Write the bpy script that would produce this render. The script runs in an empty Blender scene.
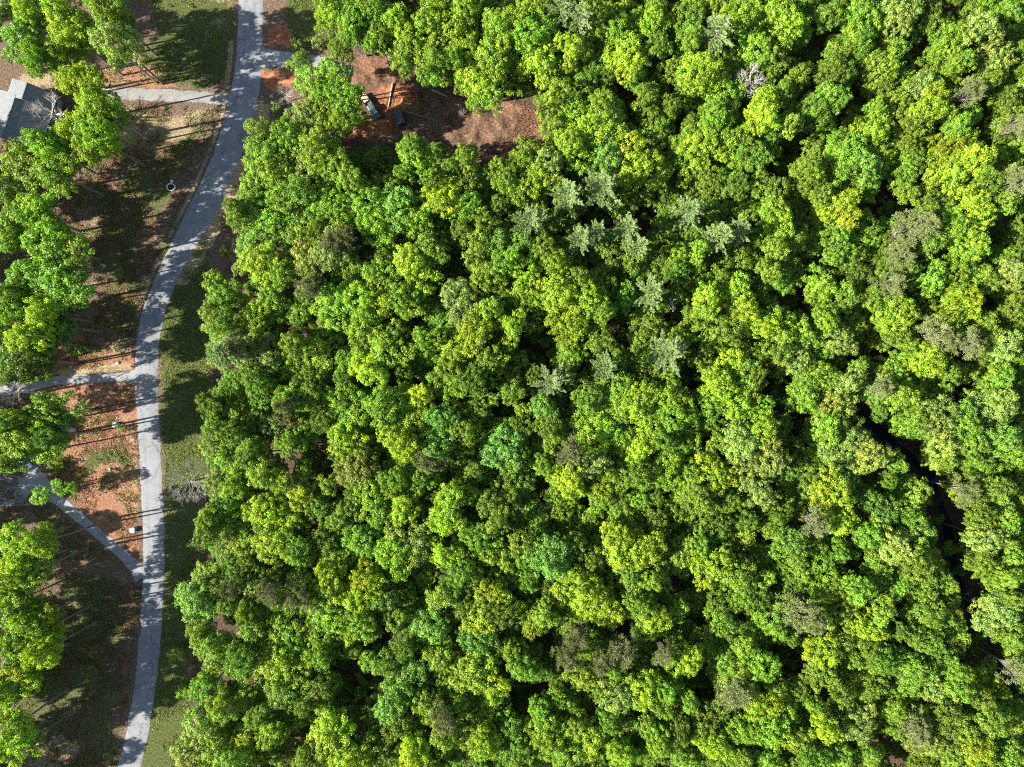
import bpy, math, random
import numpy as np
from mathutils import Vector, Matrix

# ------------------------------------------------------------------ camera, light, exposure
SC = bpy.context.scene
COL = SC.collection
CAM_H = 170.67
cam_d = bpy.data.cameras.new('camera')
cam_d.sensor_width = 36.0
cam_d.lens = 24.0
cam_d.clip_start = 1.0
cam_d.clip_end = 8000.0
cam = bpy.data.objects.new('camera', cam_d)
cam.location = (0, 0, CAM_H)
cam.rotation_euler = (0, 0, 0)
COL.objects.link(cam)
SC.camera = cam

SUN_EL = math.radians(31)
SUN_AZ = (-math.cos(math.radians(11)), -math.sin(math.radians(11)))   # towards the sun, in plan
world = bpy.data.worlds.new('World')
SC.world = world
world.use_nodes = True
wn = world.node_tree.nodes
wl = world.node_tree.links
bgn = wn['Background']
sky = wn.new('ShaderNodeTexSky')
sky.sky_type = 'NISHITA'
sky.sun_disc = False
sky.sun_elevation = SUN_EL
sky.sun_rotation = math.atan2(SUN_AZ[0], SUN_AZ[1])
wl.new(sky.outputs[0], bgn.inputs['Color'])
bgn.inputs['Strength'].default_value = 0.07
sun_d = bpy.data.lights.new('sun', 'SUN')
sun_d.energy = 5.0
sun_d.angle = math.radians(0.5)
sun_d.color = (1.0, 0.95, 0.87)
sun = bpy.data.objects.new('sun', sun_d)
dv = Vector((SUN_AZ[0]*math.cos(SUN_EL), SUN_AZ[1]*math.cos(SUN_EL), math.sin(SUN_EL)))
sun.rotation_euler = dv.to_track_quat('Z', 'Y').to_euler()
sun.location = dv * 300
COL.objects.link(sun)
SC.view_settings.view_transform = 'Standard'
SC.view_settings.look = 'None'
SC.view_settings.exposure = 1.90
SC.view_settings.gamma = 1.0
cy = SC.cycles
cy.use_denoising = False
cy.filter_width = 1.05
cy.max_bounces = 6
cy.diffuse_bounces = 4
cy.glossy_bounces = 2
cy.transmission_bounces = 4
cy.transparent_max_bounces = 8

RNG = np.random.default_rng(7)
rnd = random.Random(11)

# ------------------------------------------------------------------ helpers
def at(px, py, z=0.0):
    """Pixel of the photograph -> world point on the level z."""
    k = (CAM_H - z) / CAM_H / 4.0
    return Vector(((px - 512.0) * k, (383.5 - py) * k, z))

def tag(o, label=None, cat=None, group=None, kind=None):
    if label: o['label'] = label
    if cat: o['category'] = cat
    if group: o['group'] = group
    if kind: o['kind'] = kind
    return o

def empty(name, loc, rz=0.0, sc=(1, 1, 1)):
    o = bpy.data.objects.new(name, None)
    o.empty_display_size = 0.5
    o.location = loc
    o.rotation_euler = (0, 0, rz)
    o.scale = sc
    COL.objects.link(o)
    return o

def link_mesh(name, me, parent=None):
    o = bpy.data.objects.new(name, me)
    COL.objects.link(o)
    if parent is not None: o.parent = parent
    return o

def np_mesh(name, V, F, mat, tint=None, smooth=False, attr='tint'):
    """Quads (n,4) or tris (n,3) as one mesh; tint: (n_faces,3)."""
    me = bpy.data.meshes.new(name)
    V = np.asarray(V, dtype=np.float32); F = np.asarray(F, dtype=np.int32)
    k = F.shape[1]
    me.vertices.add(len(V)); me.vertices.foreach_set('co', V.ravel())
    me.loops.add(F.size); me.loops.foreach_set('vertex_index', F.ravel())
    me.polygons.add(len(F))
    me.polygons.foreach_set('loop_start', np.arange(0, F.size, k, dtype=np.int32))
    me.polygons.foreach_set('loop_total', np.full(len(F), k, dtype=np.int32))
    if smooth: me.polygons.foreach_set('use_smooth', np.ones(len(F), dtype=bool))
    me.update(calc_edges=True)
    if tint is not None:
        a = me.attributes.new(attr, 'FLOAT_COLOR', 'FACE')
        c = np.ones((len(F), 4), dtype=np.float32); c[:, :3] = tint
        a.data.foreach_set('color', c.ravel())
    me.materials.append(mat)
    me.validate()
    return me

class MB:
    """Collects boxes, prisms and tubes, then links them as one mesh object."""
    def __init__(s): s.v = []; s.f = []
    def add(s, vs, fs):
        b = len(s.v); s.v += [tuple(v) for v in vs]; s.f += [tuple(i + b for i in f) for f in fs]
    def box(s, c, d, rz=0.0, M=None, bev=0.0):
        x, y, z = d[0]/2, d[1]/2, d[2]/2
        if bev > 0:
            pts = []
            for zz, ins in ((-z, bev), (-z+bev, 0), (z-bev, 0), (z, bev)):
                X, Y = x-ins, y-ins; q = bev if ins == 0 else bev*0.6
                pts.append([(X, -Y+q, zz), (X, Y-q, zz), (X-q, Y, zz), (-X+q, Y, zz), (-X, Y-q, zz), (-X, -Y+q, zz), (-X+q, -Y, zz), (X-q, -Y, zz)])
            vs = [Vector(p) for r in pts for p in r]
            fs = [tuple(reversed(range(8))), tuple(range(24, 32))]
            for k in range(3):
                for i in range(8):
                    j = (i+1) % 8
                    fs.append((k*8+i, k*8+j, k*8+8+j, k*8+8+i))
        else:
            vs = [Vector((sx*x, sy*y, sz*z)) for sz in (-1, 1) for sx, sy in ((-1, -1), (1, -1), (1, 1), (-1, 1))]
            fs = [(3, 2, 1, 0), (4, 5, 6, 7), (0, 1, 5, 4), (1, 2, 6, 5), (2, 3, 7, 6), (3, 0, 4, 7)]
        R = Matrix.Rotation(rz, 4, 'Z')
        T = Matrix.Translation(Vector(c)) @ R
        if M is not None: T = M @ T
        s.add([T @ v for v in vs], fs)
    def prism(s, poly, axis, a, b):
        """poly: list of 2D points, extruded along axis from a to b."""
        def P(p, t):
            if axis == 'y': return (p[0], t, p[1])
            if axis == 'x': return (t, p[0], p[1])
            return (p[0], p[1], t)
        n = len(poly)
        vs = [P(p, a) for p in poly] + [P(p, b) for p in poly]
        fs = [tuple(reversed(range(n))), tuple(range(n, 2*n))] + [(i, (i+1) % n, n+(i+1) % n, n+i) for i in range(n)]
        s.add(vs, fs)
    def tube(s, pts, rads, n=6, cap=True):
        pts = [Vector(p) for p in pts]
        b = len(s.v); rings = []
        for i, p in enumerate(pts):
            d = (pts[min(i+1, len(pts)-1)] - pts[max(i-1, 0)])
            if d.length < 1e-6: d = Vector((0, 0, 1))
            d.normalize()
            u = d.cross(Vector((0.31, 0.17, 0.93)))
            if u.length < 0.05: u = d.cross(Vector((1, 0, 0)))
            u.normalize(); w = d.cross(u)
            for k in range(n):
                a = 2*math.pi*k/n
                s.v.append(tuple(p + (u*math.cos(a) + w*math.sin(a))*rads[i]))
        for i in range(len(pts)-1):
            for k in range(n):
                s.f.append((b+i*n+k, b+i*n+(k+1) % n, b+(i+1)*n+(k+1) % n, b+(i+1)*n+k))
        if cap:
            s.f.append(tuple(b+k for k in reversed(range(n))))
            s.f.append(tuple(b+(len(pts)-1)*n+k for k in range(n)))
    def mesh(s, name, mat, smooth=False):
        me = bpy.data.meshes.new(name)
        me.from_pydata(s.v, [], s.f); me.validate(); me.update()
        if smooth:
            for p in me.polygons: p.use_smooth = True
        me.materials.append(mat)
        return me
    def build(s, name, mat, parent=None, smooth=False):
        return link_mesh(name, s.mesh(name, mat, smooth), parent)

# ------------------------------------------------------------------ materials
def new_mat(name):
    m = bpy.data.materials.new(name); m.use_nodes = True
    nt = m.node_tree
    return m, nt, nt.nodes['Principled BSDF'], nt.nodes['Material Output']

def simple(name, col, rough=0.7, var=0.12, scale=3.0, metal=0.0, spec=0.4, bump=0.0):
    m, nt, b, out = new_mat(name)
    N = nt.nodes; L = nt.links
    tc = N.new('ShaderNodeTexCoord')
    no = N.new('ShaderNodeTexNoise'); no.inputs['Scale'].default_value = scale; no.inputs['Detail'].default_value = 6
    L.new(tc.outputs['Object'], no.inputs['Vector'])
    mr = N.new('ShaderNodeMapRange'); mr.inputs[1].default_value = .25; mr.inputs[2].default_value = .75
    mr.inputs[3].default_value = 1-var; mr.inputs[4].default_value = 1+var
    L.new(no.outputs[0], mr.inputs[0])
    mul = N.new('ShaderNodeVectorMath'); mul.operation = 'MULTIPLY'
    mul.inputs[0].default_value = col
    L.new(mr.outputs[0], mul.inputs[1])
    L.new(mul.outputs[0], b.inputs['Base Color'])
    b.inputs['Roughness'].default_value = rough
    b.inputs['Metallic'].default_value = metal
    b.inputs['Specular IOR Level'].default_value = spec
    if bump > 0:
        bp = N.new('ShaderNodeBump'); bp.inputs['Strength'].default_value = bump; bp.inputs['Distance'].default_value = 0.05
        L.new(no.outputs[0], bp.inputs['Height']); L.new(bp.outputs[0], b.inputs['Normal'])
    return m

def leaf_material(name, trans=0.38, rough=0.5, spec=0.35, random_hue=False):
    """Leaf colour = object colour x per-leaf tint, part of the light passing through the leaf."""
    m, nt, b, out = new_mat(name)
    N = nt.nodes; L = nt.links
    oi = N.new('ShaderNodeObjectInfo')
    at_ = N.new('ShaderNodeAttribute'); at_.attribute_name = 'tint'
    mul = N.new('ShaderNodeVectorMath'); mul.operation = 'MULTIPLY'
    L.new(oi.outputs['Color'], mul.inputs[0]); L.new(at_.outputs['Color'], mul.inputs[1])
    col = mul.outputs[0]
    if random_hue:
        hs = N.new('ShaderNodeHueSaturation')
        mh = N.new('ShaderNodeMapRange'); mh.inputs[3].default_value = .478; mh.inputs[4].default_value = .508
        mv = N.new('ShaderNodeMapRange'); mv.inputs[3].default_value = .7; mv.inputs[4].default_value = 1.3
        wn_ = N.new('ShaderNodeTexWhiteNoise'); wn_.noise_dimensions = '1D'
        L.new(oi.outputs['Random'], wn_.inputs['W'])
        L.new(oi.outputs['Random'], mh.inputs[0]); L.new(wn_.outputs['Value'], mv.inputs[0])
        L.new(mh.outputs[0], hs.inputs['Hue']); L.new(mv.outputs[0], hs.inputs['Value'])
        L.new(col, hs.inputs['Color']); col = hs.outputs[0]
    L.new(col, b.inputs['Base Color'])
    b.inputs['Roughness'].default_value = rough
    b.inputs['Specular IOR Level'].default_value = spec
    tr = N.new('ShaderNodeBsdfTranslucent')
    tw = N.new('ShaderNodeVectorMath'); tw.operation = 'MULTIPLY'
    tw.inputs[1].default_value = (1.15, 1.2, 0.55)
    L.new(col, tw.inputs[0]); L.new(tw.outputs[0], tr.inputs['Color'])
    mx = N.new('ShaderNodeMixShader'); mx.inputs[0].default_value = trans
    L.new(b.outputs[0], mx.inputs[1]); L.new(tr.outputs[0], mx.inputs[2])
    L.new(mx.outputs[0], out.inputs['Surface'])
    return m

LEAF = leaf_material('broad_leaf')
LEAF_MASS = leaf_material('broad_leaf_mass', random_hue=True)
NEEDLE = leaf_material('pine_needle', trans=0.2, rough=0.45, spec=0.5)
TWIG = leaf_material('budding_twig', trans=0.15, rough=0.8, spec=0.15)
BARK = simple('bark', (.17, .14, .115), .9, .35, 2.0, bump=.5)
DEADWOOD = simple('bleached_wood', (.46, .42, .38), .85, .25, 1.5, bump=.4)

# ------------------------------------------------------------------ layout lines (pixels of the photograph, at ground level)
ROAD = [(-420, 262, 288), (-200, 250, 276), (-60, 241, 267), (0, 238, 264), (50, 236, 264), (85, 232, 262), (115, 225, 257), (150, 214, 246), (175, 203, 234), (200, 191, 225),
        (232, 174, 206), (267, 158, 185), (292, 147, 172.5), (320, 138, 163), (350, 134, 159), (384, 133.5, 158), (430, 137, 161), (484, 139.5, 163), (534, 142.5, 165.5),
        (576, 142.5, 165.5), (601, 141, 164), (651, 137.5, 161), (690, 132.5, 156.5), (726, 127, 151), (767, 117, 142), (830, 97, 123), (960, 45, 74), (1200, -60, -28)]
ry = np.array([p[0] for p in ROAD], float); rl = np.array([p[1] for p in ROAD], float); rr = np.array([p[2] for p in ROAD], float)
def smooth_interp(y, xs, ys):
    k = np.arange(-24, 25, 4.0)
    return np.mean([np.interp(y + d, xs, ys) for d in k], axis=0)
def road_l(y): return smooth_interp(np.asarray(y, float), ry, rl)
def road_r(y): return smooth_interp(np.asarray(y, float), ry, rr)

CREEK = [(1000, 20), (965, 75), (935, 120), (918, 160), (900, 195), (868, 245), (846, 280), (842, 320), (850, 370), (866, 415), (900, 445), (935, 478), (952, 525), (960, 570), (978, 620), (1002, 665), (1040, 730), (1075, 800)]
# driveways: centre line points and width in pixels
DRIVES = [
    ('gravel_driveway', [(102, 93, 13), (130, 94, 17), (160, 95, 17), (195, 97, 15), (222, 99, 17), (233, 100, 24)], 'gravel'),
    ('driveway', [(-60, 397, 13), (-10, 393, 13), (30, 386, 13), (60, 380, 13), (95, 378.5, 12), (120, 377, 12), (131, 377, 18), (136, 377, 22)], 'concrete'),
    ('driveway', [(143, 577, 26), (136, 568, 19), (122, 554, 14), (100, 535, 14), (80, 518, 14), (62, 503, 15), (48, 490, 18), (36, 476, 20), (24, 462, 22), (10, 440, 22)], 'concrete'),
    ('driveway', [(260, 58, 30), (270, 58, 24), (285, 59, 21), (310, 61, 18), (330, 65, 16), (340, 69, 14), (350, 73, 12)], 'concrete'),
]
def catmull(pts, n=8):
    P = np.array(pts, float); out = []
    for i in range(len(P)-1):
        p0 = P[max(i-1, 0)]; p1 = P[i]; p2 = P[i+1]; p3 = P[min(i+2, len(P)-1)]
        for t in np.linspace(0, 1, n, endpoint=False):
            out.append(.5*((2*p1)+(-p0+p2)*t+(2*p0-5*p1+4*p2-p3)*t*t+(-p0+3*p1-3*p2+p3)*t**3))
    out.append(P[-1]); return np.array(out)

def dist_poly(X, Y, line):
    """distance (pixels) to a polyline."""
    d = np.full(X.shape, 1e9)
    for (x0, y0), (x1, y1) in zip(line[:-1], line[1:]):
        dx, dy = x1-x0, y1-y0; L2 = dx*dx+dy*dy+1e-9
        t = np.clip(((X-x0)*dx+(Y-y0)*dy)/L2, 0, 1)
        d = np.minimum(d, np.hypot(X-x0-t*dx, Y-y0-t*dy))
    return d
def in_poly(X, Y, poly):
    c = np.zeros(X.shape, bool); n = len(poly)
    for i in range(n):
        x0, y0 = poly[i]; x1, y1 = poly[(i+1) % n]
        cond = ((y0 > Y) != (y1 > Y)) & (X < (x1-x0)*(Y-y0)/(y1-y0+1e-9)+x0)
        c ^= cond
    return c
def vnoise(X, Y, s, seed):
    """smooth value noise, period s pixels."""
    r = np.random.default_rng(seed).random((257, 257))
    x = X/s; y = Y/s
    xi = np.floor(x).astype(int); yi = np.floor(y).astype(int)
    fx = x-xi; fy = y-yi; fx = fx*fx*(3-2*fx); fy = fy*fy*(3-2*fy)
    g = lambda a, b: r[a % 257, b % 257]
    return (g(xi, yi)*(1-fx)+g(xi+1, yi)*fx)*(1-fy)+(g(xi, yi+1)*(1-fx)+g(xi+1, yi+1)*fx)*fy
def fbm(X, Y, s, seed, o=4):
    v = 0; a = .5; t = 0
    for k in range(o):
        v = v+a*vnoise(X, Y, s/2**k, seed+k*13); t += a; a *= .55
    return v/t

def soft(d, w):            # 1 inside (d<0) fading over w pixels
    return np.clip(.5-d/w, 0, 1)
def poly_sd(X, Y, poly):
    d = dist_poly(X, Y, list(poly)+[poly[0]])
    return np.where(in_poly(X, Y, poly), -d, d)

FOREST = [(262, 150), (238, 185), (228, 215), (236, 250), (232, 280), (205, 300), (205, 340), (212, 380), (205, 420), (202, 470), (205, 520), (200, 560), (186, 620), (192, 670), (185, 720), (178, 790),
          (160, 1200), (1700, 1200), (1700, -500), (345, -500), (330, 20), (345, 50), (395, 55), (430, 82), (460, 100), (500, 98), (545, 112), (545, 140), (520, 160), (480, 160), (455, 140),
          (420, 135), (380, 145), (345, 140), (330, 110), (300, 105), (275, 130)]
CLEARING = [(340, 52), (385, 52), (412, 78), (452, 92), (500, 98), (545, 108), (545, 145), (512, 166), (478, 160), (440, 142), (400, 142), (345, 142), (352, 120), (350, 95)]

def ground_h(PX, PY):
    d = dist_poly(PX, PY, CREEK)
    h = -2.6*np.clip(1-d/34.0, 0, 1)**1.5
    dr = np.minimum(np.abs(PX-(road_l(PY)+road_r(PY))/2), 1e6)
    far = np.clip((dr-60)/120, 0, 1)
    h = h + far*(fbm(PX, PY, 90, 5)-.5)*1.2*np.clip(PX-430, 0, 100)/100.
    m = np.clip(-poly_sd(PX, PY, CLEARING)/8, 0, 1)
    for a, b, r in ((371, 108, 15), (400, 119, 13), (392, 96, 8)):
        m = m*np.clip((np.hypot(PX-a, PY-b)-r)/8, 0, 1)
    h = h+m*((fbm(PX, PY, 13, 55)-.42)*2.6).clip(-.1, 1.4)
    return h

# ------------------------------------------------------------------ ground
def build_ground():
    fine = np.arange(-150, 150.01, 0.55)
    fy = np.arange(-112, 112.01, 0.55)
    def grow(a, lim):
        out = []; x = a; st = 2.0
        while x < lim: x += st; st *= 1.35; out.append(x)
        return np.array(out)
    gx = np.concatenate([-grow(150, 3500)[::-1], fine, grow(150.0, 3500)])
    gy = np.concatenate([-grow(112, 3500)[::-1], fy, grow(112.0, 3500)])
    X, Y = np.meshgrid(gx, gy)
    PX = X*4+512; PY = 383.5-Y*4
    near = (np.abs(X) < 160) & (np.abs(Y) < 125)
    Z = np.where(near, ground_h(PX, PY), 0)
    H, W = X.shape
    idx = np.arange(H*W).reshape(H, W)
    F = np.stack([idx[:-1, :-1], idx[:-1, 1:], idx[1:, 1:], idx[1:, :-1]], -1).reshape(-1, 4)
    V = np.stack([X, Y, Z], -1).reshape(-1, 3)
    # weights of the ground covers
    wob = (fbm(PX, PY, 26, 21)-.5)*26
    wob2 = (fbm(PX, PY, 9, 31)-.5)*12
    L = road_l(PY); R = road_r(PY)
    sd_r = np.maximum(L-PX, PX-R)                      # distance outside the road
    grass = np.zeros(X.shape); clay = np.zeros(X.shape); tan = np.zeros(X.shape); dark = np.zeros(X.shape)
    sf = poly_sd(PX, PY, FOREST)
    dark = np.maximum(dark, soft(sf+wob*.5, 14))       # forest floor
    lawn = [(160, 395), (206, 395), (206, 430), (196, 560), (190, 640), (186, 800), (120, 1200), (60, 1200), (140, 790), (164, 600), (165, 480)]
    grass = np.maximum(grass, soft(poly_sd(PX, PY, lawn)+wob*.3, 9))
    grass = np.maximum(grass, .9*soft(poly_sd(PX, PY, [(160, 250), (205, 236), (214, 300), (212, 400), (160, 400)])+wob, 12))
    grass = np.maximum(grass, soft(poly_sd(PX, PY, [(290, -80), (330, -80), (328, 20), (345, 50), (300, 50), (288, 20)])+wob*.4, 8))
    grass = np.maximum(grass, .95*soft(poly_sd(PX, PY, [(150, -60), (236, -60), (228, 80), (180, 88), (150, 60)])+wob, 14))
    grass = np.maximum(grass, .6*soft(poly_sd(PX, PY, [(105, 190), (200, 110), (215, 130), (150, 230), (135, 340), (90, 330)])+wob*1.4, 16))
    grass = np.maximum(grass, .6*soft(poly_sd(PX, PY, [(75, 560), (125, 600), (118, 780), (20, 1000), (20, 640)])+wob*1.8, 16))
    grass = np.maximum(grass, .8*soft(poly_sd(PX, PY, [(80, 446), (125, 442), (128, 462), (85, 475)])+wob, 12))
    # clay and litter
    litter_red = soft(poly_sd(PX, PY, [(40, 385), (134, 380), (139, 560), (100, 525), (60, 480), (60, 420)])+wob*.6, 10)
    litter_red = np.maximum(litter_red, soft(poly_sd(PX, PY, [(-40, 320), (40, 330), (132, 350), (132, 372), (40, 378), (-40, 384)])+wob, 12))
    litter_red = np.maximum(litter_red, .8*soft(poly_sd(PX, PY, [(90, 66), (170, 66), (180, 88), (100, 88)])+wob*.5, 8))
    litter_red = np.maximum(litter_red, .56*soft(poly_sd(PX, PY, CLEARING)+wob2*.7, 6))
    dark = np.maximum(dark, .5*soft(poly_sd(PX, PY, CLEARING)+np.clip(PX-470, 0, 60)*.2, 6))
    clay = np.maximum(clay, soft(poly_sd(PX, PY, [(264, 27), (287, 24), (290, 44), (270, 48)])+wob2, 5))
    clay = np.maximum(clay, soft(poly_sd(PX, PY, [(262, 71), (292, 70), (290, 86), (276, 92), (262, 84)])+wob2, 5))
    clay = np.maximum(clay, .68*soft(poly_sd(PX, PY, [(376, 82), (405, 84), (420, 100), (404, 120), (395, 134), (340, 142), (345, 126), (372, 112)])+wob2, 6))
    clay = np.maximum(clay, .42*soft(poly_sd(PX, PY, [(355, 54), (392, 56), (400, 78), (360, 86)])+wob2, 6))
    # ditch beside the road
    ditch = np.exp(-((PX-(L-9.5))/2.2)**2)*(PY < 85)*(PY > -200)
    ditch = np.maximum(ditch, np.exp(-((PX-(L-9))/3.0)**2)*(PY > 425))
    ditch = ditch*np.clip(fbm(PX, PY, 14, 77)*2.4-.2, 0, 1)
    clay = np.maximum(clay, .55*ditch)
    # tan verge
    v1 = np.exp(-((PX-(L-5))/3.0)**2)*((PY < 90) & (PY > 40))
    v2 = 1.3*np.exp(-((PX-(R+6))/8.0)**2)*((PY > 105) & (PY < 275))
    v3 = np.exp(-((PX-(L-5))/3.2)**2)*((PY > 425) & (PY < 520))
    v4 = np.exp(-((PX-(L-3))/3.0)**2)*((PY > 90) & (PY < 320))*.8
    tan = np.maximum.reduce([v1, v2, v3, v4])*np.clip(fbm(PX, PY, 12, 91)*2.6-.35, 0, 1)
    tan = np.maximum(tan, 1.25*np.exp(-((PX-(R+5))/7.0)**2)*((PY > 140) & (PY < 285))*np.clip(fbm(PX, PY, 15, 92)*3-.6, .25, 1))
    tan = np.maximum(tan, 1.1*soft(poly_sd(PX, PY, [(225, 195), (246, 190), (246, 250), (228, 262), (236, 235)])+wob2, 8))
    tan = np.maximum(tan, soft(dist_poly(PX, PY, [(62, 372), (128, 367)])-4+wob2*.5, 4)*.9)
    tan = np.maximum(tan, .75*soft(poly_sd(PX, PY, [(25, 740), (60, 735), (85, 745), (60, 775), (10, 780)])+wob2, 8))
    tan = np.maximum(tan, .6*soft(poly_sd(PX, PY, [(128, 112), (205, 108), (200, 135), (150, 150), (125, 145)])+wob*1.2, 12))
    tan = np.maximum(tan, .5*np.clip(fbm(PX*.45, PY, 11, 63)*3-1.35, 0, 1)*((PX < L-6) & (PX > 60)))
    tan = np.maximum(tan, .45*soft(poly_sd(PX, PY, [(125, 222), (165, 228), (150, 250), (125, 250)])+wob*1.2, 12))
    tan = np.maximum(tan, .8*soft(poly_sd(PX, PY, [(20, 76), (52, 74), (55, 88), (22, 86)])+wob2, 8))
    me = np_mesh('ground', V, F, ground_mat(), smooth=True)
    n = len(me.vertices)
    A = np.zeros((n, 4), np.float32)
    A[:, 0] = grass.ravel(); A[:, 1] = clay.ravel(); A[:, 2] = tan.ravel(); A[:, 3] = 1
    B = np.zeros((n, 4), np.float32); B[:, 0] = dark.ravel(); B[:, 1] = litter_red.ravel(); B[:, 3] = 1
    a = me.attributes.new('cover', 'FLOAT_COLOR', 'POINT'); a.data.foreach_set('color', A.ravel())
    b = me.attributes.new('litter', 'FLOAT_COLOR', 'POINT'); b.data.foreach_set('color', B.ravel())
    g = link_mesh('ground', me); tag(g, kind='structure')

def ground_mat():
    m, nt, b, out = new_mat('ground')
    N = nt.nodes; L = nt.links
    tc = N.new('ShaderNodeTexCoord')
    def noise(scale, detail=8, rough=.6):
        n = N.new('ShaderNodeTexNoise'); n.inputs['Scale'].default_value = scale
        n.inputs['Detail'].default_value = detail; n.inputs['Roughness'].default_value = rough
        L.new(tc.outputs['Object'], n.inputs['Vector']); return n
    def ramp(src, stops):
        r = N.new('ShaderNodeValToRGB'); e = r.color_ramp.elements
        e[0].position = stops[0][0]; e[0].color = (*stops[0][1], 1)
        e[1].position = stops[-1][0]; e[1].color = (*stops[-1][1], 1)
        for p, c in stops[1:-1]:
            k = e.new(p); k.color = (*c, 1)
        L.new(src, r.inputs[0]); return r.outputs[0]
    def mix(f, a, c):
        x = N.new('ShaderNodeMix'); x.data_type = 'RGBA'
        L.new(f, x.inputs[0]); L.new(a, x.inputs[6]); L.new(c, x.inputs[7]); return x.outputs[2]
    n1 = noise(2.2, 10, .75); n2 = noise(.5, 8, .65); n3 = noise(5.0, 6, .8)
    base = ramp(n1.outputs[0], [(.36, (.055, .04, .028)), (.5, (.15, .105, .075)), (.64, (.30, .22, .155))])
    red = ramp(n1.outputs[0], [(.36, (.13, .06, .035)), (.5, (.30, .155, .095)), (.64, (.46, .27, .175))])
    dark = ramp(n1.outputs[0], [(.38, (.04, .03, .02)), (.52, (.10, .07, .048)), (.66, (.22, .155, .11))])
    grass = ramp(n1.outputs[0], [(.36, (.03, .04, .014)), (.5, (.08, .10, .028)), (.64, (.19, .19, .07))])
    clay = ramp(n2.outputs[0], [(.34, (.18, .06, .03)), (.5, (.36, .14, .07)), (.66, (.48, .24, .13))])
    tan = ramp(n1.outputs[0], [(.36, (.15, .11, .06)), (.5, (.34, .26, .15)), (.64, (.50, .41, .27))])
    c1 = N.new('ShaderNodeAttribute'); c1.attribute_name = 'cover'
    c2 = N.new('ShaderNodeAttribute'); c2.attribute_name = 'litter'
    s1 = N.new('ShaderNodeSeparateColor'); L.new(c1.outputs['Color'], s1.inputs[0])
    s2 = N.new('ShaderNodeSeparateColor'); L.new(c2.outputs['Color'], s2.inputs[0])
    nm = noise(1.3, 9, .8)
    def ragged(w, k=1.6):
        a = N.new('ShaderNodeMath'); a.operation = 'MULTIPLY_ADD'
        L.new(w, a.inputs[0]); a.inputs[1].default_value = 1.0
        s = N.new('ShaderNodeMath'); s.operation = 'SUBTRACT'; L.new(nm.outputs[0], s.inputs[0]); s.inputs[1].default_value = .5
        q = N.new('ShaderNodeMath'); q.operation = 'MULTIPLY'; L.new(s.outputs[0], q.inputs[0]); q.inputs[1].default_value = k
        L.new(q.outputs[0], a.inputs[2])
        mr = N.new('ShaderNodeMapRange'); mr.interpolation_type = 'SMOOTHSTEP'
        mr.inputs[1].default_value = .35; mr.inputs[2].default_value = .65
        L.new(a.outputs[0], mr.inputs[0]); return mr.outputs[0]
    col = mix(ragged(s2.outputs[1]), base, red)
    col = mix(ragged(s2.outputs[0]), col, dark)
    # litter_red also lies over the forest floor near the clearing
    col = mix(ragged(s1.outputs[0], 2.2), col, grass)
    col = mix(ragged(s1.outputs[2]), col, tan)
    col = mix(ragged(s1.outputs[1]), col, clay)
    gm = N.new('ShaderNodeVectorMath'); gm.operation = 'MULTIPLY'; gm.inputs[1].default_value = (.80, .78, .76)
    L.new(col, gm.inputs[0]); L.new(gm.outputs[0], b.inputs['Base Color'])
    b.inputs['Roughness'].default_value = .95
    b.inputs['Specular IOR Level'].default_value = .1
    bp = N.new('ShaderNodeBump'); bp.inputs['Strength'].default_value = .9; bp.inputs['Distance'].default_value = .25
    L.new(n1.outputs[0], bp.inputs['Height']); L.new(bp.outputs[0], b.inputs['Normal'])
    return m

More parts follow.
